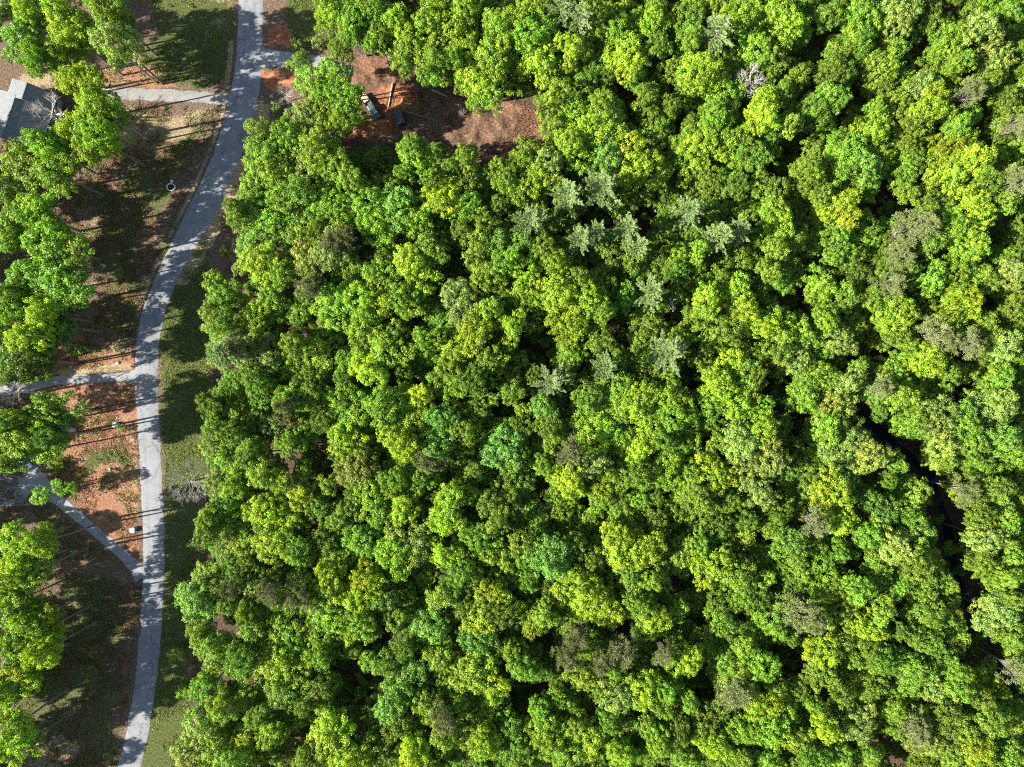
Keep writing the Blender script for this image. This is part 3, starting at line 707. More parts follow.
# ------------------------------------------------------------------ the trees of the photograph
# x, y, radius (pixels), tone: Y yellow-green, G fresh green, J jade green, D deep green, O olive, P pale green
TREES = """
28 8 17 Y;20 40 17 J;38 57 15 G;62 10 18 Y;70 33 19 Y;60 55 13 Y;85 45 12 Y;110 12 19 G;118 45 18 P;80 82 19 Y;96 106 21 Y;114 116 13 G;76 132 17 Y;98 138 17 Y;28 166 22 G;56 174 21 G;46 148 17 G
5 188 14 J;4 12 14 D;31 214 20 G;14 236 15 J;52 245 23 G;60 285 19 G;34 276 19 G;10 300 17 G;42 314 20 Y;3 326 14 G;32 341 18 Y;64 327 14 D;26 360 18 D;5 368 14 J
47 412 22 G;27 438 23 Y;8 424 16 G;52 436 15 D;6 456 16 G;20 543 22 Y;42 543 17 G;14 570 17 Y;44 566 12 G
14 602 18 G;30 622 15 G;46 630 15 Y;44 652 15 Y;14 640 20 G;20 672 18 Y;3 690 15 G;12 728 19 Y;28 744 11 G;2 752 14 Y
236 212 11 G;255 192 16 G;264 216 20 G;284 200 17 G;302 218 18 G;318 232 14 G;262 262 19 Y;286 272 15 G;306 262 16 O;330 250 18 O;311 288 15 O;220 293 19 G;212 316 14 G;226 326 13 G
275 306 19 G;258 320 15 Y;302 312 13 G;340 306 20 G;362 300 18 Y;380 284 19 G;366 322 18 G;402 300 17 G;396 332 14 O;240 338 15 Y;250 352 17 P;270 352 15 O;292 346 14 G;318 356 17 Y;308 374 13 G
380 352 21 Y;402 370 19 Y;368 366 15 Y;345 378 13 G;396 206 20 J;413 221 17 G;413 262 18 Y;376 226 17 G;364 204 17 G;350 180 16 G;330 200 17 G;338 222 15 G;430 250 14 D
262 150 17 G;285 140 18 G;272 168 17 G;300 165 18 O;318 148 15 G;325 175 16 G;300 190 14 G;262 130 14 G;340 160 14 O
300 62 13 G;312 84 19 G;335 75 15 G;345 95 17 G;325 108 18 G;350 112 14 G;306 112 15 O;342 122 13 G
330 12 18 Y;352 22 17 G;372 12 17 G;378 36 15 G;395 22 18 Y;412 45 19 G;405 66 13 G;430 20 19 G;432 60 14 G;428 75 11 Y;450 30 18 Y;465 12 16 G;452 60 13 D;470 50 16 Y;475 80 20 Y;490 96 13 G;478 102 11 Y;495 60 18 G;500 25 18 G;340 48 12 O
405 172 17 Y;420 160 15 G;428 180 18 Y;412 150 13 Y;440 200 17 Y;452 165 14 Y;466 158 13 Y;468 182 14 G;470 205 14 Y;462 232 14 Y;485 225 13 Y;500 205 12 Y;478 250 15 O;508 180 13 G;520 165 15 Y;538 178 16 G;520 192 12 Y;548 165 16 P;498 172 12 G
500 245 15 J;490 275 16 G;520 242 12 Y;526 274 17 Y;508 262 13 G;545 250 13 Y;556 262 16 Y;560 290 17 Y;545 300 15 G;580 278 14 G;586 300 18 Y;570 322 16 Y;598 342 13 Y;604 290 14 G;604 310 15 G
460 300 17 O;445 320 14 G;425 340 15 G;475 330 18 Y;490 312 16 G;510 330 15 Y;520 300 14 G;455 350 20 G;452 375 17 G;472 380 14 Y;490 362 14 G;512 395 15 Y;480 410 19 Y;470 430 14 Y;440 420 16 J;430 440 17 J;505 445 18 J;520 430 13 O;545 410 17 J;552 428 14 J;590 400 14 G;600 425 18 Y;620 440 15 G
618 395 17 G;640 400 18 Y;662 392 15 Y;655 420 16 G;640 445 18 Y;665 440 14 Y;675 415 15 G;680 445 13 Y;668 470 17 Y;640 475 14 Y;570 480 17 Y;545 470 14 G;535 480 14 Y;610 480 17 G;595 465 15 O
635 165 19 Y;658 182 12 Y;602 110 19 G;596 133 21 Y;572 145 18 G;575 112 15 G;606 160 19 J;645 96 12 Y;672 106 15 J;700 74 18 Y;724 88 18 G;718 118 17 G;704 146 19 Y;730 140 15 G;742 18 18 G;758 46 17 G;764 112 17 Y;752 150 15 Y;530 32 17 G;515 52 15 G
540 68 20 Y;560 92 14 G;576 50 17 Y;555 125 14 G;620 28 16 G;626 55 19 Y;655 20 17 Y;660 45 12 G;690 40 15 Y;694 15 13 G;600 20 15 G;635 75 12 Y;545 105 14 G;530 150 14 G;590 78 13 G;690 110 12 Y
785 20 17 Y;802 34 13 G;774 52 15 P;800 74 13 G;830 15 15 G;862 16 19 G;900 16 18 P;896 50 18 Y;882 66 14 G;860 40 13 G;836 72 15 G;832 96 17 Y;818 112 15 Y;930 15 14 G;950 32 17 G;986 24 19 P;1010 12 13 P;934 52 15 G;1002 52 17 P;962 62 14 Y
925 90 16 P;896 104 14 Y;930 108 18 Y;910 126 14 P;872 136 18 Y;846 152 17 G;956 148 20 Y;978 160 20 Y;955 176 18 Y;990 182 14 Y;1008 100 16 P;1015 180 14 O;990 80 12 G;810 168 14 Y;862 164 16 J;790 120 13 Y;782 90 12 Y;960 125 12 G;875 108 13 Y
842 206 20 Y;822 200 13 Y;838 232 14 G;834 256 12 G;778 214 16 G;792 236 15 Y;775 245 14 G;786 268 15 Y;770 270 14 Y;822 288 17 G;844 300 14 G;824 318 16 G;840 340 17 P;930 240 14 G;955 228 16 G;975 205 17 Y;1005 200 14 Y;972 245 17 G;1012 235 13 G;905 270 13 P
902 316 16 Y;925 305 15 G;895 335 14 Y;930 284 15 Y;955 275 17 G;965 300 16 Y;945 318 14 Y;985 280 14 P;1010 275 16 O;1010 310 17 O;985 325 14 Y;930 360 17 Y;905 360 14 Y;950 372 14 G;895 378 13 Y;1005 345 16 P;1000 378 15 P;880 300 13 Y
720 275 14 Y;695 262 13 Y;708 300 16 Y;735 290 16 Y;745 312 17 Y;765 325 16 Y;730 330 15 G;715 340 14 O;738 358 17 Y;752 378 16 G;720 385 16 Y;710 405 15 Y;740 405 17 G;765 405 15 P;700 245 13 Y;678 270 12 Y;780 350 14 P;800 360 17 P;820 375 17 G;845 385 17 P;805 395 17 G;830 405 18 P;800 330 15 G;815 345 14 G;860 365 12 G;762 360 12 J
850 440 19 P;826 430 16 G;838 462 18 P;880 395 14 Y;900 400 15 Y;915 422 15 Y;935 420 18 P;965 418 16 P;950 445 18 P;975 445 15 Y;1000 405 17 P;1005 440 16 J;900 465 14 P;870 460 16 P;890 480 17 P;920 490 14 P;860 500 18 G;835 490 18 Y;815 475 15 Y;840 520 16 Y;880 515 17 J;905 515 15 G;920 535 14 G;895 545 17 P;870 535 15 Y;915 560 15 Y;945 460 12 D;985 470 14 Y;1000 490 15 Y;1010 520 14 P;980 510 15 P;995 540 17 P;985 565 14 P;1012 560 15 P
740 440 16 P;760 430 16 Y;770 460 17 P;745 470 17 P;720 440 13 J;715 475 17 Y;700 500 15 Y;690 475 13 Y;730 500 15 J;760 495 16 O;775 520 14 Y;790 545 17 J;800 570 14 G;745 520 13 G;720 525 14 J;820 560 14 Y;840 555 16 Y;880 570 15 Y;860 590 14 G;830 590 17 G;900 585 16 Y;925 590 15 G
550 555 19 J;575 545 13 G;530 580 13 O;620 545 18 Y;645 550 16 Y;632 572 15 Y;655 580 12 Y;680 555 14 Y;575 580 20 Y;590 600 18 Y;565 595 15 Y;610 612 16 Y;540 615 15 Y;640 605 15 Y;655 620 17 Y;640 630 14 G;715 565 17 Y;700 545 13 G;740 575 15 G;760 580 14 P;720 615 19 J;735 630 15 G;590 560 14 J
490 500 15 J;470 495 15 O;450 500 19 Y;445 520 17 Y;500 520 13 Y;420 475 15 O;400 440 16 Y;415 420 18 Y;420 398 17 Y;385 405 17 G;360 410 17 G;340 400 16 G;325 420 14 G;345 440 16 Y;365 450 15 O;355 470 17 O;370 500 16 G;395 480 13 Y;405 505 16 Y;395 525 15 G;380 520 14 G;480 540 17 G;505 555 15 J;440 555 16 Y;415 545 18 P;395 555 17 G;360 540 15 Y;465 575 15 Y;490 590 16 Y;520 545 14 G
290 360 16 G;255 378 15 G;232 395 17 G;215 405 14 G;260 400 16 G;285 400 15 P;310 395 14 P;275 425 16 O;255 420 15 O;215 425 15 Y;235 432 14 Y;235 460 17 G;215 450 14 G;250 450 14 G;292 440 12 Y;280 480 15 Y;262 475 14 G;300 500 17 Y;320 510 15 Y;290 520 17 Y;262 510 16 Y;235 490 16 G;225 510 14 G;250 530 17 Y;208 520 13 G;275 545 16 Y;300 550 15 G;325 540 15 Y;340 520 14 G;340 555 14 Y
205 535 15 G;196 600 16 J;215 585 15 G;235 580 15 Y;225 605 16 Y;200 630 15 G;215 645 15 Y;245 615 14 G;262 590 17 O;285 600 15 O;305 590 15 O;300 575 12 G;330 580 17 Y;350 600 16 Y;325 610 15 Y;255 630 14 Y;275 620 16 Y;290 640 17 G;320 635 17 G;340 620 16 G;360 625 16 Y;275 660 21 Y;300 665 16 Y;320 655 14 G;240 660 15 Y;225 680 16 Y;205 690 16 G;220 705 15 Y;245 695 17 G;260 715 15 G;285 690 17 G;270 735 17 Y;245 740 16 Y;200 725 17 P;190 755 17 P;215 750 15 Y;235 765 14 G;305 705 13 G;330 740 20 Y;350 760 17 Y;310 760 15 Y;320 690 13 Y;370 745 15 Y;305 770 12 J
365 580 17 Y;385 600 15 G;395 620 13 G;405 650 15 J;385 665 16 G;410 680 19 J;395 700 16 J;425 700 14 G;400 725 14 G;385 750 15 G;415 760 16 Y;430 625 16 J;440 600 15 J;455 590 15 Y;465 610 13 Y;488 618 17 Y;505 610 14 Y;540 615 16 Y;440 655 15 Y;450 680 14 Y;478 645 17 J;475 675 20 Y;490 695 17 Y;460 695 13 Y;510 650 15 G;520 665 14 J;530 670 13 P;440 715 15 O;445 735 13 J;470 725 18 Y;485 745 16 Y;510 725 14 G;515 750 15 Y;540 710 16 Y;545 735 16 Y;560 700 14 G;575 725 15 P;570 750 15 G;585 680 15 Y;600 690 14 Y;610 665 12 Y;620 695 17 P;640 690 17 Y;595 740 17 Y;620 750 17 Y;610 720 14 G;645 725 15 Y;660 740 14 Y
690 660 17 Y;675 650 13 P;670 690 13 Y;690 700 12 Y;665 710 13 J;680 730 14 J;700 720 14 J;730 660 14 G;745 645 15 P;760 665 16 G;735 690 16 O;755 700 17 Y;775 690 15 G;720 710 14 Y;745 730 16 G;770 730 17 G;715 745 16 Y;740 760 14 Y;765 760 15 G;790 640 17 J;770 620 16 G;790 600 15 G;750 600 13 G;820 620 15 O;840 610 15 J;825 650 16 Y;845 640 15 Y;820 670 15 Y;865 625 17 Y;885 610 15 P;900 630 14 P;855 660 15 G;880 660 15 Y;870 690 15 P;840 690 15 O;815 705 15 G;800 690 14 Y;790 710 14 Y;800 735 15 G;825 730 16 Y;845 715 14 J;860 725 17 P;870 750 14 Y;840 755 15 G;815 760 13 Y
905 660 14 P;925 640 15 G;945 620 15 P;930 610 14 G;940 655 14 P;920 675 15 Y;905 690 15 P;935 690 16 P;955 670 12 P;960 690 13 P;895 710 14 J;920 715 15 P;945 715 14 G;930 740 16 P;950 755 15 Y;965 730 14 Y;975 745 16 Y;995 720 15 Y;985 700 13 P;1000 690 14 G;1010 640 15 J;1000 615 16 P;1015 600 14 G;1005 580 13 P;1015 720 14 P;1010 755 15 Y;895 730 12 G;985 765 12 Y;980 600 10 G
"""
PINES_AT = [(568, 193, 14), (603, 187, 14), (530, 220, 15), (581, 238, 11), (597, 231, 9), (627, 229, 11), (689, 211, 14), (720, 237, 14), (739, 231, 11), (652, 292, 13), (668, 353, 14), (551, 382, 13),
            (605, 366, 12), (718, 32, 15), (562, 7, 11), (580, 18, 11), (640, 247, 9), (222, 352, 13)]
FUZZ_AT = [(570, 452, 13), (575, 636, 13), (568, 656, 13), (621, 650, 14), (600, 661, 10), (662, 652, 10), (908, 228, 14), (926, 226, 13), (900, 257, 13), (892, 284, 11), (932, 334, 12), (944, 340, 11), (966, 344, 12), (966, 490, 13), (812, 521, 13),
           (970, 92, 13), (798, 612, 14), (812, 622, 11), (912, 727, 13), (1012, 128, 13), (1014, 668, 13), (760, 62, 0), (332, 246, 12), (345, 238, 10), (286, 408, 11), (272, 590, 12), (300, 596, 10), (232, 588, 9), (428, 462, 10), (312, 288, 10), (444, 715, 12), (735, 690, 12), (880, 388, 10), (1012, 182, 12), (240, 345, 10)]
GAPS = [(415, 187, 11), (455, 262, 15), (442, 283, 11), (542, 347, 15), (623, 322, 13), (501, 412, 12), (674, 314, 15), (710, 266, 8), (787, 296, 11), (812, 262, 11), (692, 381, 14), (775, 391, 13), (800, 418, 10),
        (360, 695, 24), (295, 735, 13), (322, 458, 16), (393, 383, 9), (694, 579, 12), (700, 616, 10), (630, 625, 8), (545, 640, 13), (525, 695, 15), (702, 686, 14), (386, 642, 12), (652, 70, 14), (685, 112, 9), (632, 118, 11),
        (808, 48, 10), (858, 99, 15), (918, 50, 10), (795, 148, 12), (780, 168, 12), (990, 110, 9), (888, 204, 13), (1000, 233, 10), (990, 302, 10), (868, 350, 11), (960, 397, 10), (875, 485, 12), (860, 560, 10),
        (955, 560, 14), (985, 640, 16), (865, 671, 9), (900, 748, 15), (790, 658, 14), (820, 694, 9), (905, 601, 8), (895, 641, 8), (540, 480, 8), (600, 215, 8), (642, 212, 10), (250, 287, 9), (305, 455, 12), (272, 446, 8), (230, 620, 6), (225, 672, 6),
        (255, 672, 5), (960, 355, 10)]
OPEN = [(poly) for poly in (CLEARING,)]

TONE = {'Y': ((.250, .370, .018), 'yellow-green'), 'G': ((.185, .315, .020), 'fresh green'), 'J': ((.160, .300, .038), 'jade green'),
        'D': ((.095, .190, .022), 'deep green'), 'O': ((.220, .290, .055), 'olive green'), 'P': ((.230, .325, .058), 'pale green')}
LAND = [((371, 107), 'the pickup'), ((515, 125), 'brown clearing'), ((392, 108), 'red clearing'), ((752, 82), 'dead tree'), ((25, 110), 'grey house'),
        ((190, 482), 'bare tree'), ((870, 425), 'dark creek'), ((950, 540), 'dark creek'), ((915, 160), 'dark creek'), ((360, 695), 'dark gap'), ((27, 464), 'white car'),
        ((576, 432), 'white snag'), ((668, 353), 'starry pine'), ((718, 32), 'tall pine'), ((585, 212), 'pale pines'), ((600, 650), 'brownish trees')]
ONES = 'zero one two three four five six seven eight nine ten eleven twelve thirteen fourteen fifteen sixteen seventeen eighteen nineteen'.split()
TENS = 'x x twenty thirty forty fifty sixty seventy eighty ninety'.split()
def spell(n):
    n = int(max(0, min(99, n)))
    return ONES[n] if n < 20 else TENS[n//10]+('-'+ONES[n % 10] if n % 10 else '')
def whereabouts(px, py):
    best = min(LAND, key=lambda q: math.hypot(q[0][0]-px, q[0][1]-py))
    d = math.hypot(best[0][0]-px, best[0][1]-py)
    pct = '%s percent across, %s down' % (spell(px/10.24), spell(py/7.67))
    if d < 75: return 'near '+best[1]+', '+pct
    cx = float(road_l(py)+road_r(py))/2
    if px < cx: return 'left of road, '+pct
    if px < cx+110: return 'by forest edge, '+pct
    return 'deep in forest, '+pct

_NT = [0]
def place_tree(px, py, r, tone, kind='broadleaf', scale_h=None):
    _NT[0] += 1
    if kind == 'broadleaf':
        big = r >= 15.0
        i = rnd.randrange(NBIG) if big else NBIG+rnd.randrange(len(VAR)-NBIG)
        R, Hc, cm, tm = VAR[i]
        s = r/4.0/R*1.17
        base = TONE[tone][0]
        j = rnd.gauss(0, .09); hue = min(.12, max(-.06, rnd.gauss(0.01, .06)))
        col = (base[0]*(1+j+hue), base[1]*(1+j), base[2]*(1+j-hue), 1)
        sizew = 'large' if r >= 18 else 'medium' if r >= 14.5 else 'small'
        label = f'{sizew} {TONE[tone][1]} broadleaf tree {whereabouts(px, py)}'
        name = 'broadleaf_tree'; grp = 'broadleaf trees of the forest'
    elif kind == 'pine':
        cm, tm = PINES[rnd.randrange(6)]; R = 3.3; Hc = 16.0; s = r/4.0/R*1.12
        j = rnd.gauss(0, .08)
        col = (.24*(1+j), .33*(1+j), .11*(1+j), 1)
        label = f'pale radiating pine {whereabouts(px, py)}'; name = 'pine_tree'; grp = 'pale pines among the broadleaf trees'
    else:
        cm, tm = FUZZ[rnd.randrange(3)]; R = 3.4; Hc = 15.0; s = r/4.0/R*1.0
        j = rnd.gauss(0, .1)
        col = (.21*(1+j), .275*(1+j), .085*(1+j), 1) if px > 700 else (.19*(1+j), .225*(1+j), .075*(1+j), 1)
        label = f'hazy grey-brown budding tree {whereabouts(px, py)}'; name = 'budding_tree'; grp = 'late budding trees with bare fine twigs'
    Hf = scale_h if scale_h else rnd.uniform(.94, 1.14)*(1.0 if r > 14 else .96)
    z = Hc*Hf
    p = at(px, py, z); p.z = 0
    PX = np.array([p.x*4+512]); PY = np.array([383.5-p.y*4])
    p.z = float(ground_h(PX, PY)[0])-.05
    e = empty(name, p, rnd.uniform(0, 6.283), (s*rnd.uniform(.82, 1.2), s*rnd.uniform(.82, 1.2), Hf if kind == 'broadleaf' and False else (Hf)))
    tag(e, label, 'tree', grp)
    t = link_mesh('trunk', tm, e); c = link_mesh('crown', cm, e)
    c.color = col
    return e, p

hand = []
for row in TREES.strip().replace('\n', ';').split(';'):
    a = row.split(); hand.append((float(a[0]), float(a[1]), float(a[2]), a[3]))
left = [t for t in hand if t[0] < 150]
def clear_of_gaps(t):
    for a, b, r in GAPS:
        d = math.hypot(t[0]-a, t[1]-b)
        if d < r+3: return None
        t = (t[0], t[1], min(t[2], max(9, (d-r*.75)*1.0)), t[3])
    return t
for i_ in np.linspace(0, 1, 60):
    q_ = np.array(CREEK, float); n_ = i_*(len(q_)-1.001); a_ = q_[int(n_)]*(1-n_ % 1)+q_[int(n_)+1]*(n_ % 1)
    if 400 < a_[1] < 700: GAPS.append((a_[0], a_[1], 9.0 if a_[1] < 600 else 7.0))
NG = len(GAPS)
rest = [u for u in (clear_of_gaps(t) for t in hand if t[0] >= 150) if u]
# drop those crowding a larger neighbour; they grow in the mass of younger trees instead
rest.sort(key=lambda t: -t[2])
keep = []; young = []
for t in rest:
    if all(math.hypot(t[0]-q[0], t[1]-q[1]) > SPC for q in keep) if (SPC := 15.5) else 0: keep.append(t)
    else: young.append(t)
LIM = 312-len(left)
young += keep[LIM:]; keep = keep[:LIM]
print('trees', len(left), 'left', len(keep), 'kept', len(young), 'young')
for t in left:
    place_tree(*t, scale_h=rnd.uniform(1.15, 1.4))
for t in keep:
    edge = t[0] < 330
    place_tree(*t, scale_h=rnd.uniform(.8, 1.0) if edge else None)
for p in PINES_AT: place_tree(p[0], p[1], p[2], None, 'pine', rnd.uniform(1.05, 1.2))
for p in FUZZ_AT:
    if p[2]: place_tree(p[0], p[1], p[2], None, 'fuzzy', rnd.uniform(1.08, 1.2))

# ------------------------------------------------------------------ masses of trees nobody could count: one object each
def instance_mass(name, P, label, cat, color, crowns, seed, mat):
    """points carrying the scale and the turn; the crowns are instanced by geometry nodes."""
    me = bpy.data.meshes.new(name)
    P = np.array(P)
    me.vertices.add(len(P)); me.vertices.foreach_set('co', P[:, :3].astype(np.float32).ravel())
    a = me.attributes.new('size', 'FLOAT_VECTOR', 'POINT'); a.data.foreach_set('vector', P[:, 3:6].astype(np.float32).ravel())
    b = me.attributes.new('turn', 'FLOAT', 'POINT'); b.data.foreach_set('value', P[:, 6].astype(np.float32))
    k = me.attributes.new('pick', 'INT', 'POINT'); k.data.foreach_set('value', P[:, 7].astype(np.int32))
    me.update()
    o = link_mesh(name, me); tag(o, label, cat, kind='stuff'); o.color = color
    ng = bpy.data.node_groups.new(name, 'GeometryNodeTree')
    ng.interface.new_socket('Geometry', in_out='INPUT', socket_type='NodeSocketGeometry')
    ng.interface.new_socket('Geometry', in_out='OUTPUT', socket_type='NodeSocketGeometry')
    N = ng.nodes; L = ng.links
    gi = N.new('NodeGroupInput'); go = N.new('NodeGroupOutput')
    join = N.new('GeometryNodeJoinGeometry')
    def named(nm, ty):
        x = N.new('GeometryNodeInputNamedAttribute'); x.data_type = ty; x.inputs[0].default_value = nm
        return [q for q in x.outputs if q.enabled and q.name == 'Attribute'][0]
    sz = named('size', 'FLOAT_VECTOR'); tn = named('turn', 'FLOAT'); pk = named('pick', 'INT')
    cx = N.new('ShaderNodeCombineXYZ'); L.new(tn, cx.inputs[2])
    for i, co in enumerate(crowns):
        cmp_ = N.new('FunctionNodeCompare'); cmp_.data_type = 'INT'; cmp_.operation = 'EQUAL'
        ins = [q for q in cmp_.inputs if q.enabled and q.type == 'INT']
        L.new(pk, ins[0]); ins[1].default_value = i
        oi = N.new('GeometryNodeObjectInfo'); oi.transform_space = 'ORIGINAL'
        oi.inputs['Object'].default_value = co
        oi.inputs['As Instance'].default_value = True
        sm = N.new('GeometryNodeSetMaterial'); sm.inputs['Material'].default_value = mat
        ip = N.new('GeometryNodeInstanceOnPoints')
        L.new(gi.outputs[0], ip.inputs['Points']); L.new(cmp_.outputs[0], ip.inputs['Selection'])
        L.new(oi.outputs['Geometry'], sm.inputs['Geometry']); L.new(sm.outputs[0], ip.inputs['Instance'])
        L.new(cx.outputs[0], ip.inputs['Rotation']); L.new(sz, ip.inputs['Scale'])
        L.new(ip.outputs[0], join.inputs[0])
    L.new(join.outputs[0], go.inputs[0])
    md = o.modifiers.new('instances', 'NODES'); md.node_group = ng
    return o

seen = set(); crowns = []
for o in list(COL.objects):
    if o.name.startswith('crown') and o.data.name not in seen and o.parent and o.parent.name.startswith('broadleaf'):
        seen.add(o.data.name); crowns.append((o, next(v for v in VAR if v[2] == o.data)))
canopy_px = [(t[0], t[1], t[2]) for t in keep+left]

def pt(px, py, r, h):
    """one young tree of radius r (px) with crown centre at h metres."""
    i = rnd.randrange(len(crowns)); R, Hc = crowns[i][1][0], crowns[i][1][1]
    p = at(px, py, h); s = r/4.0/R*1.1
    return (p.x, p.y, -.1, s*rnd.uniform(.85, 1.15), s*rnd.uniform(.85, 1.15), h/Hc, rnd.uniform(0, 6.28), i)

P = []
for t in young: P.append(pt(t[0], t[1], t[2]*1.0, rnd.uniform(12.5, 16.5)))
# lower layer filling the forest between the tall crowns
gx, gy = np.meshgrid(np.arange(170, 1060, 17.0), np.arange(-30, 800, 17.0))
gx = gx.ravel()+RNG.uniform(-7, 7, gx.size); gy = gy.ravel()+RNG.uniform(-7, 7, gy.size)
sf = poly_sd(gx, gy, FOREST); dc = dist_poly(gx, gy, CREEK)
for x, y, s, c in zip(gx, gy, sf, dc):
    if s > -9: continue
    g = min((math.hypot(x-a, y-b)-r for a, b, r in GAPS))
    if g < 6 or c < (12 if 395 < y < 700 else 3): continue
    d = min(s, 0)
    h = rnd.uniform(8.5, 12.5)
    if -s < 35: h = rnd.uniform(5, 8)
    if x > 250 and x < 330 and rnd.random() < .35: continue
    P.append(pt(x, y, rnd.uniform(10, 15), h))
for a, b, r in GAPS[:56]:
    for q in range(int(r*r/22)):
        t = rnd.uniform(0, 6.28); d = r*math.sqrt(rnd.random())*1.1
        x, y = a+d*math.cos(t), b+d*math.sin(t)
        P.append(pt(x, y, rnd.uniform(4, 8), rnd.uniform(1.8, 4.0)))
for x, y in zip(RNG.uniform(205, 1030, 900), RNG.uniform(0, 767, 900)):
    if float(poly_sd(np.array([x]), np.array([y]), FOREST)[0]) < -2 and float(dist_poly(np.array([x]), np.array([y]), CREEK)[0]) > 9:
        P.append(pt(x, y, rnd.uniform(4, 8), rnd.uniform(1.5, 3.5)))
instance_mass('young_trees', P, 'mass of younger green trees filling the forest beneath the tall crowns', 'understory', (.155, .27, .022, 1), [c[0] for c in crowns], 5, LEAF_MASS)

Q = []
for x in list(np.arange(-420, 1460, 40.0))+[-62, -38]:
    for y in np.arange(-340, 1110, 40.0):
        px = x+rnd.uniform(-13, 13); py = y+rnd.uniform(-13, 13)
        if -30 < px < 1060 and -30 < py < 800: continue
        if float(road_l(py))-24 < px < float(road_r(py))+34: continue
        if px < float(road_l(py)) and rnd.random() < .22: continue
        if 70 < py < 160 and px > -170 and px < 0: continue
        q = at(px, py, 0)
        i = rnd.randrange(len(crowns)); R, Hc = crowns[i][1][0], crowns[i][1][1]
        s = rnd.uniform(5, 6.4)/R
        Q.append((q.x, q.y, -.1, s, s, rnd.uniform(.95, 1.3), rnd.uniform(0, 6.28), i))
for y in np.arange(-40, 860, 27.0):
    for x0 in (8.0, -24.0):
        if rnd.random() < .3: continue
        py = y+rnd.uniform(-8, 8); px = x0+rnd.uniform(-9, 9)
        if 365 < py < 405 or 66 < py < 150: continue
        if 405 < py < 560 and rnd.random() < .6: continue
        if 465 < py < 505: px -= 45
        q = at(px, py, 0); i = rnd.randrange(len(crowns)); R, Hc = crowns[i][1][0], crowns[i][1][1]
        s_ = rnd.uniform(4.6, 5.6)/R
        Q.append((q.x, q.y, -.1, s_, s_, 17.5/Hc*rnd.uniform(.98, 1.15), rnd.uniform(0, 6.28), i))
instance_mass('surrounding_forest', Q, 'spring green woodland continuing beyond the edges of the picture', 'woodland', (.21, .34, .028, 1), [c[0] for c in crowns], 6, LEAF_MASS)

# ------------------------------------------------------------------ bare trees
def bare_tree(px, py, r, H, seed, label, depth=4, mat=DEADWOOD, r0=.28, n0=7, flat=.3, frac=.8, th=1.0):
    tm, br, tips = make_bare(r/4.0*.95, H, seed, depth, mat, r0*th, n0, flat)
    p = at(px, py, H*frac); p.z = -.05
    e = empty('bare_tree', p); tag(e, label, 'tree', 'leafless trees')
    link_mesh('trunk', tm, e)
    br.build('crown', mat, e, True)
    return e
PINKWOOD = simple('pinkish_dead_wood', (.50, .44, .43), .85, .2, 1.5)
bare_tree(752, 82, 18, 18, 1, 'dead grey-pink tree with tangled bare limbs in upper right forest', 5, PINKWOOD, n0=10, th=1.1)
GREYWOOD = simple('grey_twigs', (.27, .25, .23), .9, .25, 1.5)
bare_tree(188, 483, 24, 9, 2, 'wide leafless grey tree at the forest edge beside the lawn strip', 5, GREYWOOD, n0=17, r0=.2, flat=.2)
bare_tree(52, 113, 22, 12, 3, 'large leafless tree with curling limbs hanging over the grey roof', 5, n0=8, r0=.32, th=1.3)
bare_tree(576, 433, 10, 18, 4, 'small white snag with thin splayed limbs at the middle of forest', 3, PINKWOOD, n0=6)
bare_tree(12, 393, 17, 13, 5, 'pale leafless tree over the left end of the upper driveway', 5, n0=8)
bare_tree(672, 303, 10, 15, 6, 'dark gap snag with two pale curved limbs right of the pines', 3, n0=5)
bare_tree(796, 315, 7, 16, 7, 'tiny pale snag in the gap in the right centre of forest', 3, PINKWOOD, n0=5)
bare_tree(288, 96, 12, 4.5, 8, 'low leafless whitish shrub-like tree beside the orange clay verge', 5, n0=9, r0=.1, frac=.6)
bare_tree(104, 24, 12, 17, 9, 'leafless grey tree among green crowns near the top left corner', 4, n0=7)

